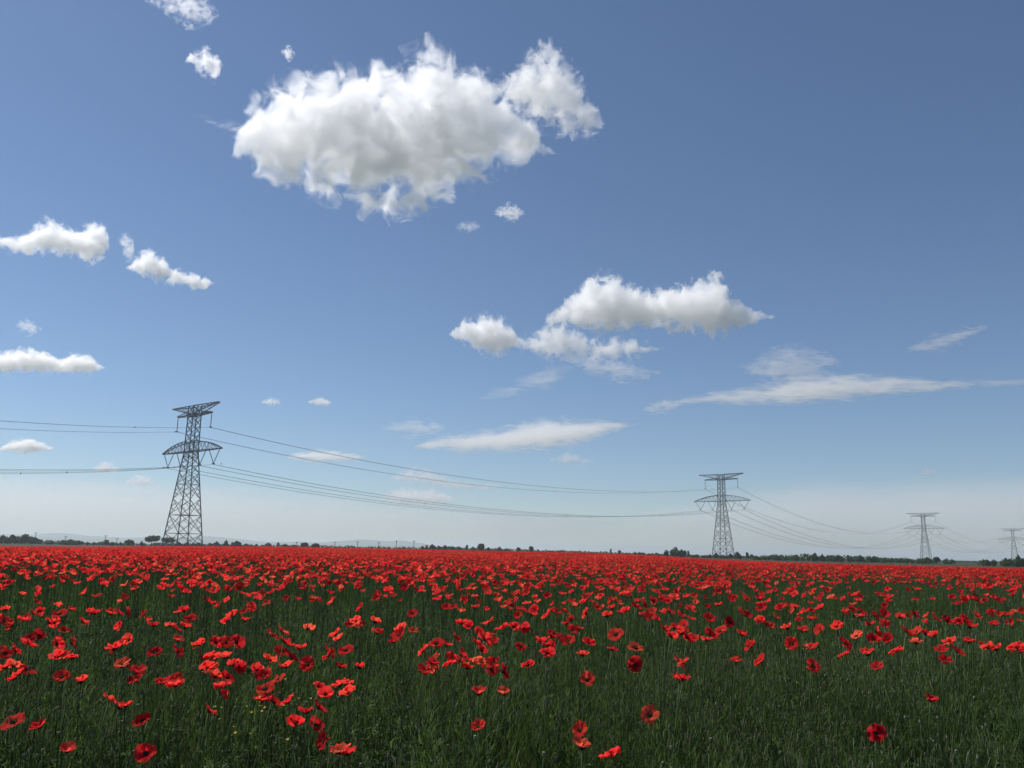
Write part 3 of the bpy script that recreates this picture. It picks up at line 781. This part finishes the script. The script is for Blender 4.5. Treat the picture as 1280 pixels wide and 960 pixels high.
# far poppies: single heads first, then patches of many heads
def far_head(rng, lod=0):
    op = rng.choice((0.4, 0.15, 0.3, 0.02, 0.25)); tilt = abs(rng.gauss(0.55, 0.4)); yaw = rng.uniform(0, 6.28)
    pts, M = head_frame(rng, 0.5, tilt, yaw)
    Mh = Matrix.Translation(Vector(pts[-1])) @ M
    parts = []
    nu, nv = (5, 4) if lod == 0 else (2, 2)
    for k in range(4 if lod == 0 else 3):
        v, f, a = petal_mesh(rng, k * (PI / 2 if lod == 0 else 2 * PI / 3) + rng.uniform(-.2, .2), 0.046, op, 0.95 if lod == 0 else 1.1, nu, nv)
        parts.append(([Mh @ Vector(p) for p in v], f, a))
    return pts, parts
rf = random.Random(21)
singles = []
for _ in range(14):
    pts, parts = far_head(rf)
    me = attr_mesh('far_poppy', parts, M_PETAL)
    sv, sf = tube(pts, [0.0026] * 8, 4)
    bm = bmesh.new(); bm.from_mesh(me)
    la_ = bm.verts.layers.float['radial']
    vs = [bm.verts.new(p) for p in sv]
    for q in vs: q[la_] = 0.5
    for q in sf:
        fc = bm.faces.new([vs[i] for i in q]); fc.material_index = 1
    bm.to_mesh(me); bm.free(); me.materials.append(M_STEM)
    singles.append(me)
PATCH = 3.0
def patch_mesh(rng, n, lod):
    parts = []
    for _ in range(n):
        pts, ps = far_head(rng, lod)
        o = Vector((rng.uniform(-PATCH / 2, PATCH / 2), rng.uniform(-PATCH / 2, PATCH / 2), rng.gauss(0, 0.05)))
        for v, f, a in ps: parts.append(([Vector(p) + o for p in v], f, a))
    return attr_mesh('far_poppies', parts, M_PETAL)
def vnoise(x, y, s, seed=0):
    """smooth value noise 0..1"""
    x, y = x / s + seed * 17.3, y / s + seed * 5.1
    i, j = math.floor(x), math.floor(y)
    fx, fy = x - i, y - j
    fx, fy = fx * fx * (3 - 2 * fx), fy * fy * (3 - 2 * fy)
    def h(a, b):
        q = math.sin(a * 127.1 + b * 311.7 + seed * 74.7) * 43758.5453
        return q - math.floor(q)
    return (h(i, j) * (1 - fx) + h(i + 1, j) * fx) * (1 - fy) + (h(i, j + 1) * (1 - fx) + h(i + 1, j + 1) * fx) * fy
HALF = math.tan(math.radians(45))
def wedge(y0, y1, dens, rng):
    """random points in the field between distances y0 and y1"""
    area = HALF * (y1 * y1 - y0 * y0)
    out = []
    for _ in range(int(area * dens)):
        y = math.sqrt(rng.uniform(y0 * y0, y1 * y1)); x = rng.uniform(-HALF, HALF) * y
        out.append((x, y))
    return out
HEADZ = 0.92
pp = []
for x, y in wedge(4.85, 42, 24.0, rf):
    q = vnoise(x, y, 2.2, 1) * 0.6 + vnoise(x, y, 0.8, 2) * 0.4
    thin = lerp_pts([(4.85, 0.44), (5.3, 0.35), (5.9, 0.30), (7, 0.28), (9, 0.28), (11, 0.28), (16, 0.28), (42, 0.2)], y)
    if q < thin - 0.06 or (q < thin + 0.1 and rf.random() < 0.5): continue
    h = HEADZ - 0.04 + max(-0.14, min(0.04, rf.gauss(0.0, 0.06)))
    sc_ = rf.uniform(0.64, 0.94)
    pp.append((x, y, ground(x, y) + h - 0.5 * sc_, 0, 0, rf.uniform(0, 6.28), sc_, rf.randrange(14)))
scatter('poppy_carpet', 'red poppies without number filling the middle of the field', 'poppies', hidden_collection('far_poppy', singles), pp)
print('SINGLES', len(pp))
patches = [patch_mesh(rf, 100, 1) for _ in range(10)]
pp = []
y = 41.0
while y < 320:
    w = HALF * y
    x = -w
    while x < w:
        X, Y = x + rf.uniform(-.8, .8), y + rf.uniform(-.8, .8)
        if math.hypot(X, Y) < field_edge(X, Y) and (vnoise(X, Y, 14, 4) > 0.16 or rf.random() < 0.6):
            pp.append((X, Y, ground(X, Y) + HEADZ - 0.5 - 0.04, 0, 0, rf.choice((0, PI / 2, PI, 1.5 * PI)) + rf.uniform(-.2, .2), 1.0, rf.randrange(10)))
        x += PATCH
    y += PATCH
scatter('distant_poppies', 'solid red band of distant poppies below the horizon', 'poppies', hidden_collection('far_poppies', patches), pp)
print('PATCHES', len(pp))

# grass
def blade(rng, base, h, w, lean, az, V, Fc, bend=1.0, seg=4):
    d = Vector((math.cos(az), math.sin(az), 0)); s = Vector((-d.y, d.x, 0))
    o = len(V)
    for i in range(seg + 1):
        t = i / seg
        p = Vector(base) + d * (lean * h * (t ** (1 + bend))) + Vector((0, 0, h * (t - 0.25 * lean * t * t)))
        ww = w * (1 - t ** 1.6) + 0.0004
        V += [p + s * ww, p - s * ww]
    for i in range(seg): Fc.append((o + 2 * i, o + 2 * i + 1, o + 2 * i + 3, o + 2 * i + 2))
    return Vector(V[-1])
def tuft(rng, n, spread, hmin, hmax, wscale=1.0, heads=0.12, leafy=0.4):
    V, Fc, mi = [], [], []
    for _ in range(n):
        r = spread * math.sqrt(rng.random()); a = rng.uniform(0, 6.28)
        b = (r * math.cos(a), r * math.sin(a), -0.02)
        h = rng.uniform(hmin, hmax)
        k = len(Fc)
        thin = rng.random()
        if thin < 0.45:                       # upright thin stem, some with a pale seed head
            tip = blade(rng, b, h, 0.0016 * wscale, rng.uniform(0.02, 0.22), rng.uniform(0, 6.28), V, Fc)
            mi += [0] * (len(Fc) - k)
            if rng.random() < heads / 0.45:
                k = len(Fc)
                hv, hf = tube([tip - Vector((0, 0, 0.045)), tip - Vector((0, 0, 0.02)), tip + Vector((rng.uniform(-.01, .01), 0, 0.012))], [0.0012, 0.0036 * wscale, 0.001], 4)
                o = len(V); V += hv; Fc += [tuple(i + o for i in q) for q in hf]; mi += [1] * len(hf)
        else:
            blade(rng, b, h * rng.uniform(0.45, 0.95), rng.uniform(0.0025, 0.005) * wscale, rng.uniform(0.15, 0.7), rng.uniform(0, 6.28), V, Fc, rng.uniform(0.6, 1.6))
            mi += [0] * (len(Fc) - k)
        if rng.random() < leafy:              # ragged side leaves of the poppy and weed foliage
            for _ in range(3):
                z = rng.uniform(0.2, 0.85) * h
                k = len(Fc)
                blade(rng, (b[0], b[1], z), rng.uniform(0.05, 0.13), rng.uniform(0.003, 0.007) * wscale, rng.uniform(0.5, 1.2), rng.uniform(0, 6.28), V, Fc, 1.0, 2)
                mi += [0] * (len(Fc) - k)
    return pymesh('grass_tuft', V, Fc, [M_GRASS, M_PALE], True, mi)
rg = random.Random(31)
M_WEED = diffuse_mat('weed_leaf', (0.070, 0.115, 0.045), 0.65, var=0.35, trans=(0.4, (1.3, 1.5, 0.8)), spec=0.1)
def weed(rng):
    """branching leafy weed with ragged leaves, a few nodding poppy buds and dry pods above it"""
    V, Fc, mi = [], [], []
    def add(v, f, m):
        o = len(V); V.extend(v); Fc.extend(tuple(i + o for i in q) for q in f); mi.extend([m] * len(f))
    for _ in range(rng.randrange(3, 6)):
        H = rng.uniform(0.5, 0.95); yaw = rng.uniform(0, 6.28); lean = rng.uniform(0.05, 0.3)
        b = Vector((rng.gauss(0, .06), rng.gauss(0, .06), 0)); d = Vector((math.cos(yaw), math.sin(yaw), 0))
        pts = [b + d * lean * H * (i / 6) ** 2 + Vector((0, 0, H * i / 6)) for i in range(7)]
        end = rng.random()
        if end < 0.4:                          # nodding bud
            top = pts[-1]
            pts += [top + d * 0.018 + Vector((0, 0, 0.014)), top + d * 0.034 + Vector((0, 0, 0.004)), top + d * 0.036 - Vector((0, 0, 0.012))]
            e = pts[-1]
            add(*tube([e, e - Vector((0, 0, .006)), e - Vector((0, 0, .014)), e - Vector((0, 0, .024)), e - Vector((0, 0, .028))], [.003, .0075, .009, .006, .001], 6), 1)
        elif end < 0.6:                        # ripe pod
            e = pts[-1]
            add(*tube([e, e + Vector((0, 0, .004)), e + Vector((0, 0, .014)), e + Vector((0, 0, .018)), e + Vector((0, 0, .020))], [.003, .006, .0085, .006, .010], 7), 2)
        add(*tube(pts, [0.0024] * len(pts), 4), 0)
        for k in range(rng.randrange(7, 12)):
            t = rng.uniform(0.12, 0.95); p = pts[0].lerp(pts[6], t) ; p = pts[min(6, int(t * 6))]
            a = rng.uniform(0, 6.28); L = rng.uniform(0.07, 0.20) * (1.25 - t)
            dd = Vector((math.cos(a), math.sin(a), rng.uniform(0.1, 0.9))).normalized(); sd = dd.cross(Vector((0, 0, 1))).normalized()
            dn = Vector((0, 0, -1))
            for q, (u, w) in enumerate(((.0, .0), (.35, .5), (.6, -.5), (.75, .35), (.9, -.3))):   # lobed leaf: narrow blade and side lobes
                if q == 0:
                    o_ = [p, p + dd * L * .5 + sd * L * .07 + dn * L * .03, p + dd * L + dn * L * .25, p + dd * L * .5 - sd * L * .07 + dn * L * .03]
                else:
                    c0 = p + dd * L * (u - .18) + dn * L * .04; o_ = [c0, c0 + dd * L * .10 + sd * w * L * .35, c0 + dd * L * .30 + sd * w * L * .75 + dn * L * .1, c0 + dd * L * .14 + sd * w * L * .2]
                add(o_, [(0, 1, 2, 3)], 0)
    return pymesh('grass_weed', V, Fc, [M_WEED, M_STEM, M_PALE], True, mi)
WEEDS = [weed(rg) for _ in range(10)]
NEAR = [tuft(rg, 46, 0.13, 0.45, 0.98, 0.72, 0.13, 0.55) for _ in range(12)]
MID = [tuft(rg, 40, 0.30, 0.55, 1.0, 2.2, 0.08, 0.25) for _ in range(8)]
FAR = [tuft(rg, 60, 1.3, 0.6, 1.0, 6.0, 0.03, 0.1) for _ in range(6)]
cov = hidden_collection('grass_tuft', NEAR + MID + FAR + WEEDS)
def grass_height(y): return lerp_pts([(1.0, 0.55), (2.2, 0.60), (3.2, 0.68), (4.2, 0.70), (5, 0.66), (400, 0.66)], y)
gp = []
for x, y in wedge(1.1, 7.0, 70, rg) + [(rg.uniform(-2.2, 2.2), rg.uniform(0.7, 2.6)) for _ in range(420)]:
    if vnoise(x, y, 0.55, 15) * 0.6 + vnoise(x, y, 1.3, 16) * 0.4 < 0.43: continue
    h = grass_height(y) * (0.80 + 0.34 * vnoise(x, y, 0.7, 7)) * rg.uniform(0.82, 1.08)
    tl = 0.10 + 0.30 * vnoise(x, y, 0.9, 21) ** 2
    gp.append((x, y, ground(x, y), rg.gauss(0, tl), rg.gauss(0.05, tl), rg.uniform(0, 6.28), h, rg.randrange(12)))
for x, y in wedge(1.2, 9.0, 40, rg):
    if vnoise(x, y, 0.9, 12) > 0.4:
        gp.append((x, y, ground(x, y), rg.gauss(0, .1), rg.gauss(0, .1), rg.uniform(0, 6.28), grass_height(y) * rg.uniform(0.75, 1.18), 26 + rg.randrange(10)))
for x, y in wedge(6.5, 42, 7.0, rg):
    h = grass_height(y) * (0.84 + 0.26 * vnoise(x, y, 2.0, 8)) * rg.uniform(0.9, 1.06)
    gp.append((x, y, ground(x, y), rg.gauss(0, .06), rg.gauss(0, .06), rg.uniform(0, 6.28), h, 12 + rg.randrange(8)))
y = 40.0
while y < 330:
    x = -HALF * y
    while x < HALF * y:
        X, Y = x + rg.uniform(-.7, .7), y + rg.uniform(-.7, .7)
        if math.hypot(X, Y) < field_edge(X, Y) + 4:
            gp.append((X, Y, ground(X, Y), 0, 0, rg.uniform(0, 6.28), 0.68 * rg.uniform(0.9, 1.02), 20 + rg.randrange(6)))
        x += 2.2
    y += 2.2
print('GRASS', len(gp))
scatter('grass', 'tall dark green grass and weeds that the poppies grow in', 'grass', cov, gp)
# small yellow weed flowers low in the grass
V, Fc = [], []
for k in range(6):
    a = k * PI / 3
    o = len(V); d = Vector((math.cos(a), math.sin(a), 0.3)); s = Vector((-d.y, d.x, 0)) * 0.35
    V += [Vector((0, 0, 0)), d * 0.006 + s * 0.006, d * 0.011, d * 0.006 - s * 0.006]; Fc.append((o, o + 1, o + 2, o + 3))
ym = pymesh('yellow_weed', V, Fc, [M_YELLOW])
yp = []
for cx_, cy2, n_, sp_ in ((0.262, 0.90, 26, 30), (0.25, 0.93, 14, 40), (0.19, 0.83, 6, 50), (0.78, 0.86, 8, 80)):
    for _ in range(n_):
        px, py = cx_ * 1280 + rg.gauss(0, sp_), cy2 * 960 + rg.gauss(0, 14)
        d = depth_for(py) * 0.98
        P = at(px, py, d)
        yp.append((P.x, P.y, P.z - 0.04, rg.gauss(0, .5), rg.gauss(0, .5), 0, rg.uniform(0.35, 0.8), 0))
scatter('yellow_weeds', 'scattered tiny yellow weed flowers in the front grass', 'wildflowers', hidden_collection('yellow_weed', [ym]), yp)

# ------------------------------------------------------------------ trees, hedges, poles and birds beyond the field
M_LEAF = diffuse_mat('tree_foliage', (0.038, 0.064, 0.024), 0.7, var=0.3, scale=0.5, trans=(0.35, (1.2, 1.4, 0.8)), col2=(0.062, 0.092, 0.034))
M_BARK = diffuse_mat('tree_bark', (0.06, 0.05, 0.04), 0.9)
M_POLE = diffuse_mat('tarred_wood', (0.05, 0.042, 0.036), 0.9)
rt_ = random.Random(77)
def leaves(lobes, n, size, V, Fc):
    tot = sum(l[3] * l[4] * l[5] for l in lobes)
    for cx, cy2, cz, ax, ay, az in lobes:
        for _ in range(max(6, int(n * (ax * ay * az) / tot))):
            d = Vector((rt_.gauss(0, 1), rt_.gauss(0, 1), rt_.gauss(0, 1))).normalized()
            r = rt_.uniform(0.35, 1.0) ** 0.5 * rt_.uniform(0.9, 1.12)
            p = Vector((cx + d.x * ax * r, cy2 + d.y * ay * r, cz + d.z * az * r))
            if p.z < 0.05: p.z = 0.05 + rt_.random() * 0.3
            s = size * rt_.uniform(0.6, 1.4)
            nn = (d + Vector((rt_.gauss(0, .6), rt_.gauss(0, .6), rt_.gauss(0, .6)))).normalized()
            u = nn.cross(Vector((0.2, 0.3, 1))).normalized(); w = nn.cross(u)
            o = len(V)
            for k in range(5):
                a = 2 * PI * k / 5 + rt_.uniform(-.3, .3); q = s * rt_.uniform(0.6, 1.1)
                V.append(p + u * math.cos(a) * q + w * math.sin(a) * q)
            Fc.append(tuple(range(o, o + 5)))
def tree(px, top, wpx, kind, Y, label, group='trees along the horizon'):
    B = at(px, 690, Y); gz = ground(B.x, B.y); B.z = gz
    T = at(px, top, Y)
    H = max(T.z - gz, 1.2); w = max(wpx * Y / F, 0.5)
    root = empty('tree' if kind != 'bush' else 'bush', B, rt_.uniform(0, 6.28))
    V, Fc = [], []
    lobes = []
    if kind == 'poplar':
        for k in range(5): lobes.append((rt_.gauss(0, .06 * w), rt_.gauss(0, .06 * w), H * (0.25 + 0.15 * k), w * .5, w * .5, H * .17))
    elif kind == 'round':
        lobes.append((0, 0, H * .60, w * .46, w * .46, H * .38))
        for k in range(5):
            a = rt_.uniform(0, 6.28); lobes.append((math.cos(a) * w * .25, math.sin(a) * w * .25, H * rt_.uniform(.5, .8), w * .26, w * .26, H * .18))
    elif kind == 'umbrella':
        for k in range(7):
            a = k * 2.4; r = w * .3 * (k > 0); lobes.append((math.cos(a) * r, math.sin(a) * r, H * rt_.uniform(.60, .78), w * .25, w * .25, H * .22))
    else:
        for k in range(8):
            a = k * 2.4 + rt_.uniform(-.4, .4); r = w * .32 * math.sqrt(k / 7)
            z = H * rt_.uniform(.28, .72) * (1 - .35 * (k / 7)); e = w * rt_.uniform(.18, .28)
            lobes.append((math.cos(a) * r, math.sin(a) * r, z, e, e, min(H * .3, H - z)))
        lobes.append((rt_.gauss(0, .1 * w), 0, H * .72, w * .2, w * .2, H * .26))
    size = max(0.16, min(0.5, w * 0.085))
    leaves(lobes, 620, size, V, Fc)
    link('crown', pymesh('crown', V, Fc, [M_LEAF]), root)
    r0 = max(0.07, H * 0.028)
    tv, tf = tube([(0, 0, -0.2), (0.02 * H, 0, H * .25), (-0.01 * H, 0.01 * H, H * .5), (0, 0, H * .82)], [r0 * 1.3, r0, r0 * .7, r0 * .2], 6)
    for k in range(5):
        a = k * 2.3; z = H * (0.3 + .1 * k)
        lv_, lf = tube([(0, 0, z), (math.cos(a) * w * .16, math.sin(a) * w * .16, z + H * .08), (math.cos(a) * w * .30, math.sin(a) * w * .30, z + H * .17)], [r0 * .5, r0 * .35, r0 * .12], 5)
        o = len(tv); tv += lv_; tf += [tuple(i + o for i in q) for q in lf]
    link('trunk', pymesh('trunk', tv, tf, [M_BARK], True), root)
    tag(root, label, 'tree' if kind != 'bush' else 'bush', group)
TREES = [  # px, top py, width px, kind, distance, label
 (1, 669, 14, 'bushy', 440, 'bushy tree cut by the left edge, start of the left clump'),
 (11, 667.5, 16, 'bushy', 430, 'broad tree in the left clump, next to the edge'),
 (21, 670, 12, 'bushy', 450, 'lower tree filling the dip of the left clump'),
 (28, 666.3, 13, 'bushy', 430, 'tallest tree of the left clump, rounded top'),
 (38, 670, 14, 'bushy', 445, 'sloping shoulder tree at the right end of the left clump'),
 (48, 673.5, 7, 'bush', 440, 'small pointed bush just right of the left clump'),
 (60, 676.2, 12, 'bush', 450, 'low bush left of the dark mound of scrub'),
 (77, 675, 12, 'bush', 440, 'left half of the dark mound of scrub at left'),
 (87, 674, 16, 'bush', 435, 'top of the dark mound of scrub at left'),
 (97, 675.6, 12, 'bush', 440, 'right end of the dark mound of scrub at left'),
 (108, 677, 4, 'bush', 450, 'tiny lone bush right of the scrub mound'),
 (116, 677, 4, 'bush', 455, 'second tiny bush right of the scrub mound'),
 (131, 674.8, 6, 'poplar', 440, 'narrow dark tree at the foot of a wooden pole'),
 (139, 677.5, 11, 'bush', 445, 'low bush right of the narrow dark tree'),
 (160, 674.5, 11, 'round', 430, 'round tree midway between narrow dark tree and near pylon'),
 (176, 675, 4, 'bush', 430, 'thin ragged bush left of the umbrella tree'),
 (188, 668.8, 18, 'umbrella', 425, 'wide umbrella-crowned tree left of the near pylon'),
 (209, 671, 15, 'umbrella', 420, 'spreading tree seen through the near pylon legs'),
 (222, 677.5, 10, 'bush', 430, 'low bush under the middle of the near pylon'),
 (233, 678, 9, 'bush', 440, 'pale low bush behind the near pylon legs'),
 (247, 678, 11, 'bush', 440, 'low bush at the right leg of the near pylon'),
 (262, 678.5, 7, 'bush', 450, 'small bush just clear of the near pylon'),
 (270, 677, 8, 'bushy', 450, 'small tree leading the row right of the near pylon'),
 (281, 674.8, 7, 'bushy', 445, 'tallest small tree in the row right of near pylon'),
 (295, 676.5, 14, 'bushy', 445, 'wide tree in the row right of the near pylon'),
 (307, 679, 8, 'bush', 455, 'low bush closing the row right of near pylon'),
 (320, 679.5, 6, 'bush', 460, 'isolated low bush farther right of the near pylon row'),
 (335, 678.3, 11, 'bushy', 450, 'bushy tree left of the slim small tree'),
 (347, 678, 3.5, 'poplar', 450, 'slim small tree between two bushes'),
 (356, 680, 10, 'bush', 455, 'low bush right of the slim small tree'),
 (367, 680.5, 9, 'bush', 455, 'low bush left of the two dark round trees'),
 (380, 677.8, 10, 'round', 430, 'left of the two dark round trees standing together'),
 (394, 679, 11, 'round', 425, 'right of the two dark round trees standing together'),
 (419, 683, 5, 'bush', 470, 'small bush at the foot of the first pole in the bare stretch'),
 (431, 682.2, 3, 'bush', 470, 'tiny upright bush between two poles'),
 (473, 682.8, 4, 'bush', 470, 'tiny bush at a pole in the bare stretch'),
 (486, 682.5, 4, 'bush', 470, 'tiny bush left of the middle spinney'),
 (503, 684.4, 8, 'bush', 470, 'reddish low bush left of the middle spinney'),
 (528, 682, 6, 'bushy', 450, 'first tree of the middle spinney at its left end'),
 (533, 681.5, 4, 'poplar', 450, 'narrow tree second in the middle spinney'),
 (540, 680.3, 10, 'bushy', 445, 'rounded taller tree in the left part of the middle spinney'),
 (548, 682, 8, 'bushy', 455, 'low tree in the middle spinney after the rounded one'),
 (556, 681, 9, 'bushy', 450, 'leafy tree in the centre of the middle spinney'),
 (565, 682.2, 9, 'bushy', 455, 'lower tree right of centre in the middle spinney'),
 (574, 683, 9, 'bushy', 450, 'low tree left of the thin spike in the spinney'),
 (583.5, 681, 3, 'poplar', 445, 'thin spike of a tree in the middle spinney'),
 (591, 683.5, 9, 'bush', 450, 'bush between the thin spike and the round tree'),
 (601, 678.8, 9.5, 'round', 440, 'tall round tree standing out of the middle spinney'),
 (611, 684, 9, 'bush', 450, 'bush just right of the tall round spinney tree'),
 (624, 683.2, 9, 'bush', 450, 'dark bush near the right end of the spinney'),
 (633, 685.3, 9, 'bush', 455, 'last low bush of the middle spinney'),
 (648, 684, 6, 'round', 440, 'smaller of the two dark ball-shaped trees in mid field'),
 (664, 682.5, 6.5, 'round', 440, 'larger of the two dark ball-shaped trees in mid field'),
 (687, 688, 9, 'bush', 470, 'low flat bush right of the ball-shaped trees'),
 (719, 688.4, 5, 'bush', 460, 'left of two small humps of bush'),
 (725.5, 688, 5, 'bush', 460, 'right of two small humps of bush'),
 (755, 692.2, 8, 'bush', 330, 'dark low bush at the very edge of the poppies'),
 (763.5, 686, 2, 'poplar', 400, 'very thin upright tree left of the cone-shaped one'),
 (774, 688, 4, 'poplar', 400, 'cone-shaped small tree right of a very thin one'),
 (783, 691, 8, 'bush', 400, 'low bush right of the cone-shaped small tree'),
 (794, 689.7, 5, 'bushy', 400, 'small tree starting the scrub toward the dark clump'),
 (802, 690, 10, 'bushy', 400, 'pale bushy tree left of the dark clump'),
 (812, 692, 9, 'bush', 400, 'low bush between pale tree and dark clump'),
 (821, 691, 10, 'bushy', 395, 'rounded bush just before the dark clump'),
 (833, 686.8, 8, 'bushy', 390, 'left tree of the dark clump left of second pylon'),
 (844, 683.2, 13, 'bushy', 390, 'tallest tree of the dark clump left of second pylon'),
 (853, 686.5, 11, 'bushy', 392, 'right sloping tree of the dark clump'),
 (860.5, 688.5, 3, 'poplar', 400, 'thin sprig rising right behind the dark clump'),
 (869, 694, 10, 'bush', 400, 'low pale scrub right of the dark clump'),
 (880, 694.2, 9, 'bush', 400, 'low scrub left of the second pylon foot'),
 (887, 692.8, 6, 'bushy', 400, 'dark small tree left of the second pylon legs'),
 (895, 690.5, 7, 'bushy', 400, 'small tree at the left leg of the second pylon'),
 (904, 694, 11, 'bush', 400, 'bush under the middle of the second pylon'),
 (913, 692, 8, 'bushy', 400, 'small tree at the right leg of the second pylon'),
 (922, 689.3, 10, 'bushy', 395, 'rounded taller tree right of the second pylon'),
 (934, 690.3, 3.5, 'poplar', 400, 'slim tree right of the rounded taller one'),
 (940, 692.8, 8, 'bushy', 400, 'leafy tree where the right-hand wood begins'),
 (1018, 690.4, 9, 'bushy', 330, 'tree poking highest above the long right-hand wood'),
 (1028, 691.6, 7, 'bushy', 330, 'second tree poking above the long right-hand wood'),
 (1048, 693.8, 12, 'bushy', 320, 'darkest rounded tree in the long right-hand wood'),
 (1075, 693.8, 10, 'bushy', 330, 'rounded tree above the wood left of third pylon'),
 (1091, 694.8, 9, 'bushy', 330, 'low rounded tree nearer the third pylon'),
 (1148, 697.5, 9, 'bushy', 320, 'pale tree at the left foot of the third pylon'),
 (1158, 696.3, 12, 'bushy', 315, 'pale rounded tree covering the third pylon foot'),
 (1170, 695.6, 8, 'round', 315, 'dark round tree right of the third pylon foot'),
 (1181, 699, 7, 'bushy', 320, 'last tree before the gap in the right-hand wood'),
 (1233, 699, 6, 'bushy', 260, 'first tree of the wood at far right after the gap'),
 (1241, 698.6, 8, 'bushy', 260, 'second tree of the wood at far right'),
 (1256, 697.5, 12, 'bushy', 255, 'rounded tree just left of the farthest pylon'),
 (1271, 692.8, 10, 'bushy', 250, 'tallest tree at far right, in front of farthest pylon'),
 (1281, 694.5, 12, 'bushy', 250, 'tree cut by the right edge'),
]
for t in TREES: tree(*t)
def thicket(name, label, cat, x0, x1, Y, prof, jitter=0.6, n_per=26, size=0.5):
    """a belt of foliage along a line; prof gives its top in photo pixels"""
    V, Fc = [], []
    A, B = at(x0, 690, Y), at(x1, 690, Y)
    L = (B - A).length
    k = max(2, int(L / 3.2))
    lobes = []
    for i in range(k):
        px = x0 + (x1 - x0) * (i + .5) / k
        P = at(px, 690, Y); T = at(px, lerp_pts(prof, px) + rt_.uniform(-jitter, jitter), Y)
        gz = ground(P.x, P.y)
        H = max(0.6, T.z - gz)
        dy = rt_.uniform(-4, 4)
        lobes.append((P.x, P.y + dy, gz + H * .45, 2.6, 2.2, H * .52))
    o = len(lobes)
    leaves(lobes, n_per * k, size, V, Fc)
    tag(link(name, pymesh(name, V, Fc, [M_LEAF])), label, cat, kind='stuff')
thicket('woodland', 'long low wood along the right horizon, from second to third pylon', 'wood', 942, 1186, 335, [(942, 694), (960, 693.5), (975, 693), (990, 694), (1010, 692.8), (1040, 694.3), (1070, 695.5), (1090, 696), (1120, 697.3), (1150, 697.3), (1186, 699.5)], jitter=1.0, n_per=90)
thicket('woodland', 'dense green wood closing the right edge', 'wood', 1232, 1310, 262, [(1232, 700), (1245, 699), (1260, 698), (1272, 697), (1310, 696)], n_per=80)
thicket('hedge', 'thin far hedge bridging the gap in the right-hand wood', 'hedge', 1180, 1236, 520, [(1180, 701.5), (1200, 702), (1236, 702)], n_per=40, jitter=0.4)
thicket('hedge', 'low dark hedge line under the left-hand trees', 'hedge', -20, 330, 470, [(-20, 671), (20, 670), (45, 674), (110, 677.3), (330, 680.8)], n_per=60, jitter=0.9)
thicket('hedge', 'thin dark hedge line across the bare middle stretch', 'hedge', 326, 660, 500, [(326, 680.6), (400, 681.4), (480, 683.2), (560, 683.2), (660, 686.2)], n_per=60, jitter=0.5)
thicket('hedge', 'thin green hedge line right of middle', 'hedge', 655, 946, 480, [(655, 686.8), (720, 688.3), (800, 691.3), (870, 693.6), (946, 695)], n_per=60, jitter=0.4)
V, Fc = [], []
def pole(px, top, Y, label):
    B = at(px, 690, Y); B.z = ground(B.x, B.y); H = at(px, top, Y).z - B.z
    root = empty('utility_pole', B, 0.5)
    b = Bars(); b.bar((0, 0, -0.2), (0, 0, H), 0.26); link('post', b.mesh('post', M_POLE), root)
    b = Bars(); b.bar((-0.9, 0, H - .5), (0.9, 0, H - .5), 0.16)
    for x in (-.8, 0.8, 0): b.bar((x, 0, H - .45), (x, 0, H - .15), 0.12)
    link('crossarm', b.mesh('crossarm', M_POLE), root)
    tag(root, label, 'utility pole', 'wooden poles along the horizon')
for a in ((42, 665, 480, 'tallest wooden pole, right behind the left clump of trees'), (80, 670, 500, 'wooden pole rising out of the dark scrub mound'), (130, 668.8, 470, 'wooden pole with a narrow dark tree at its foot'),
          (144.5, 672.5, 500, 'short wooden pole right of the narrow dark tree'), (370, 677, 520, 'wooden pole left of the two dark round trees'), (418, 677, 520, 'first wooden pole right of the two dark round trees'),
          (446.5, 676.5, 520, 'second wooden pole right of the two dark round trees'), (473, 677.5, 520, 'third wooden pole right of the two dark round trees'), (495, 675.5, 520, 'tall thin pole left of the middle spinney'), (517, 675.5, 520, 'last thin pole before the middle spinney')):
    pole(*a)
M_BIRD = diffuse_mat('dark_plumage', (0.02, 0.02, 0.022), 0.8)
def bird(px, py, dist, span, yaw, label):
    P = CAM + pdir(px, py).normalized() * dist
    sv, sf = [], []
    prof = [(-.5, .01), (-.38, .05), (-.1, .10), (.15, .10), (.3, .07), (.38, .055), (.46, .01)]
    for x, r in prof:
        for k in range(8):
            a = 2 * PI * k / 8; sv.append(Vector((x, r * math.cos(a), r * math.sin(a) * .9)) * span * .55)
    for i in range(len(prof) - 1):
        for k in range(8): sf.append((i * 8 + k, i * 8 + (k + 1) % 8, (i + 1) * 8 + (k + 1) % 8, (i + 1) * 8 + k))
    for s in (1, -1):
        o = len(sv)
        for t, (xf, xb, z) in ((0, (.16, -.14, .03)), (.5, (.20, -.10, .13)), (1, (.0, -.06, .06))):
            for x, dz in ((xf, .012), (xb, .006), (xb, -.006), (xf, -.012)): sv.append(Vector((x, s * (.04 + t * .5), z + dz)) * span)
        for i in range(2):
            for k in range(4): sf.append((o + i * 4 + k, o + i * 4 + (k + 1) % 4, o + i * 4 + 4 + (k + 1) % 4, o + i * 4 + 4 + k))
        sf.append((o + 8, o + 9, o + 10, o + 11))
    o_ = link('bird', pymesh('bird', sv, sf, [M_BIRD], True))
    o_.location = P; o_.rotation_euler = (0.1, 0, yaw)
    tag(o_, label, 'bird', 'tiny birds in the sky')
bird(306, 266, 130, 0.36, 0.6, 'tiny dark bird below the left end of the biggest cloud')
bird(746, 220, 130, 0.30, 2.4, 'tiny dark bird below the ragged right end of the biggest cloud')
bird(773, 485, 130, 0.34, 1.2, 'tiny dark bird above the middle of the cables, under the ragged wisps')
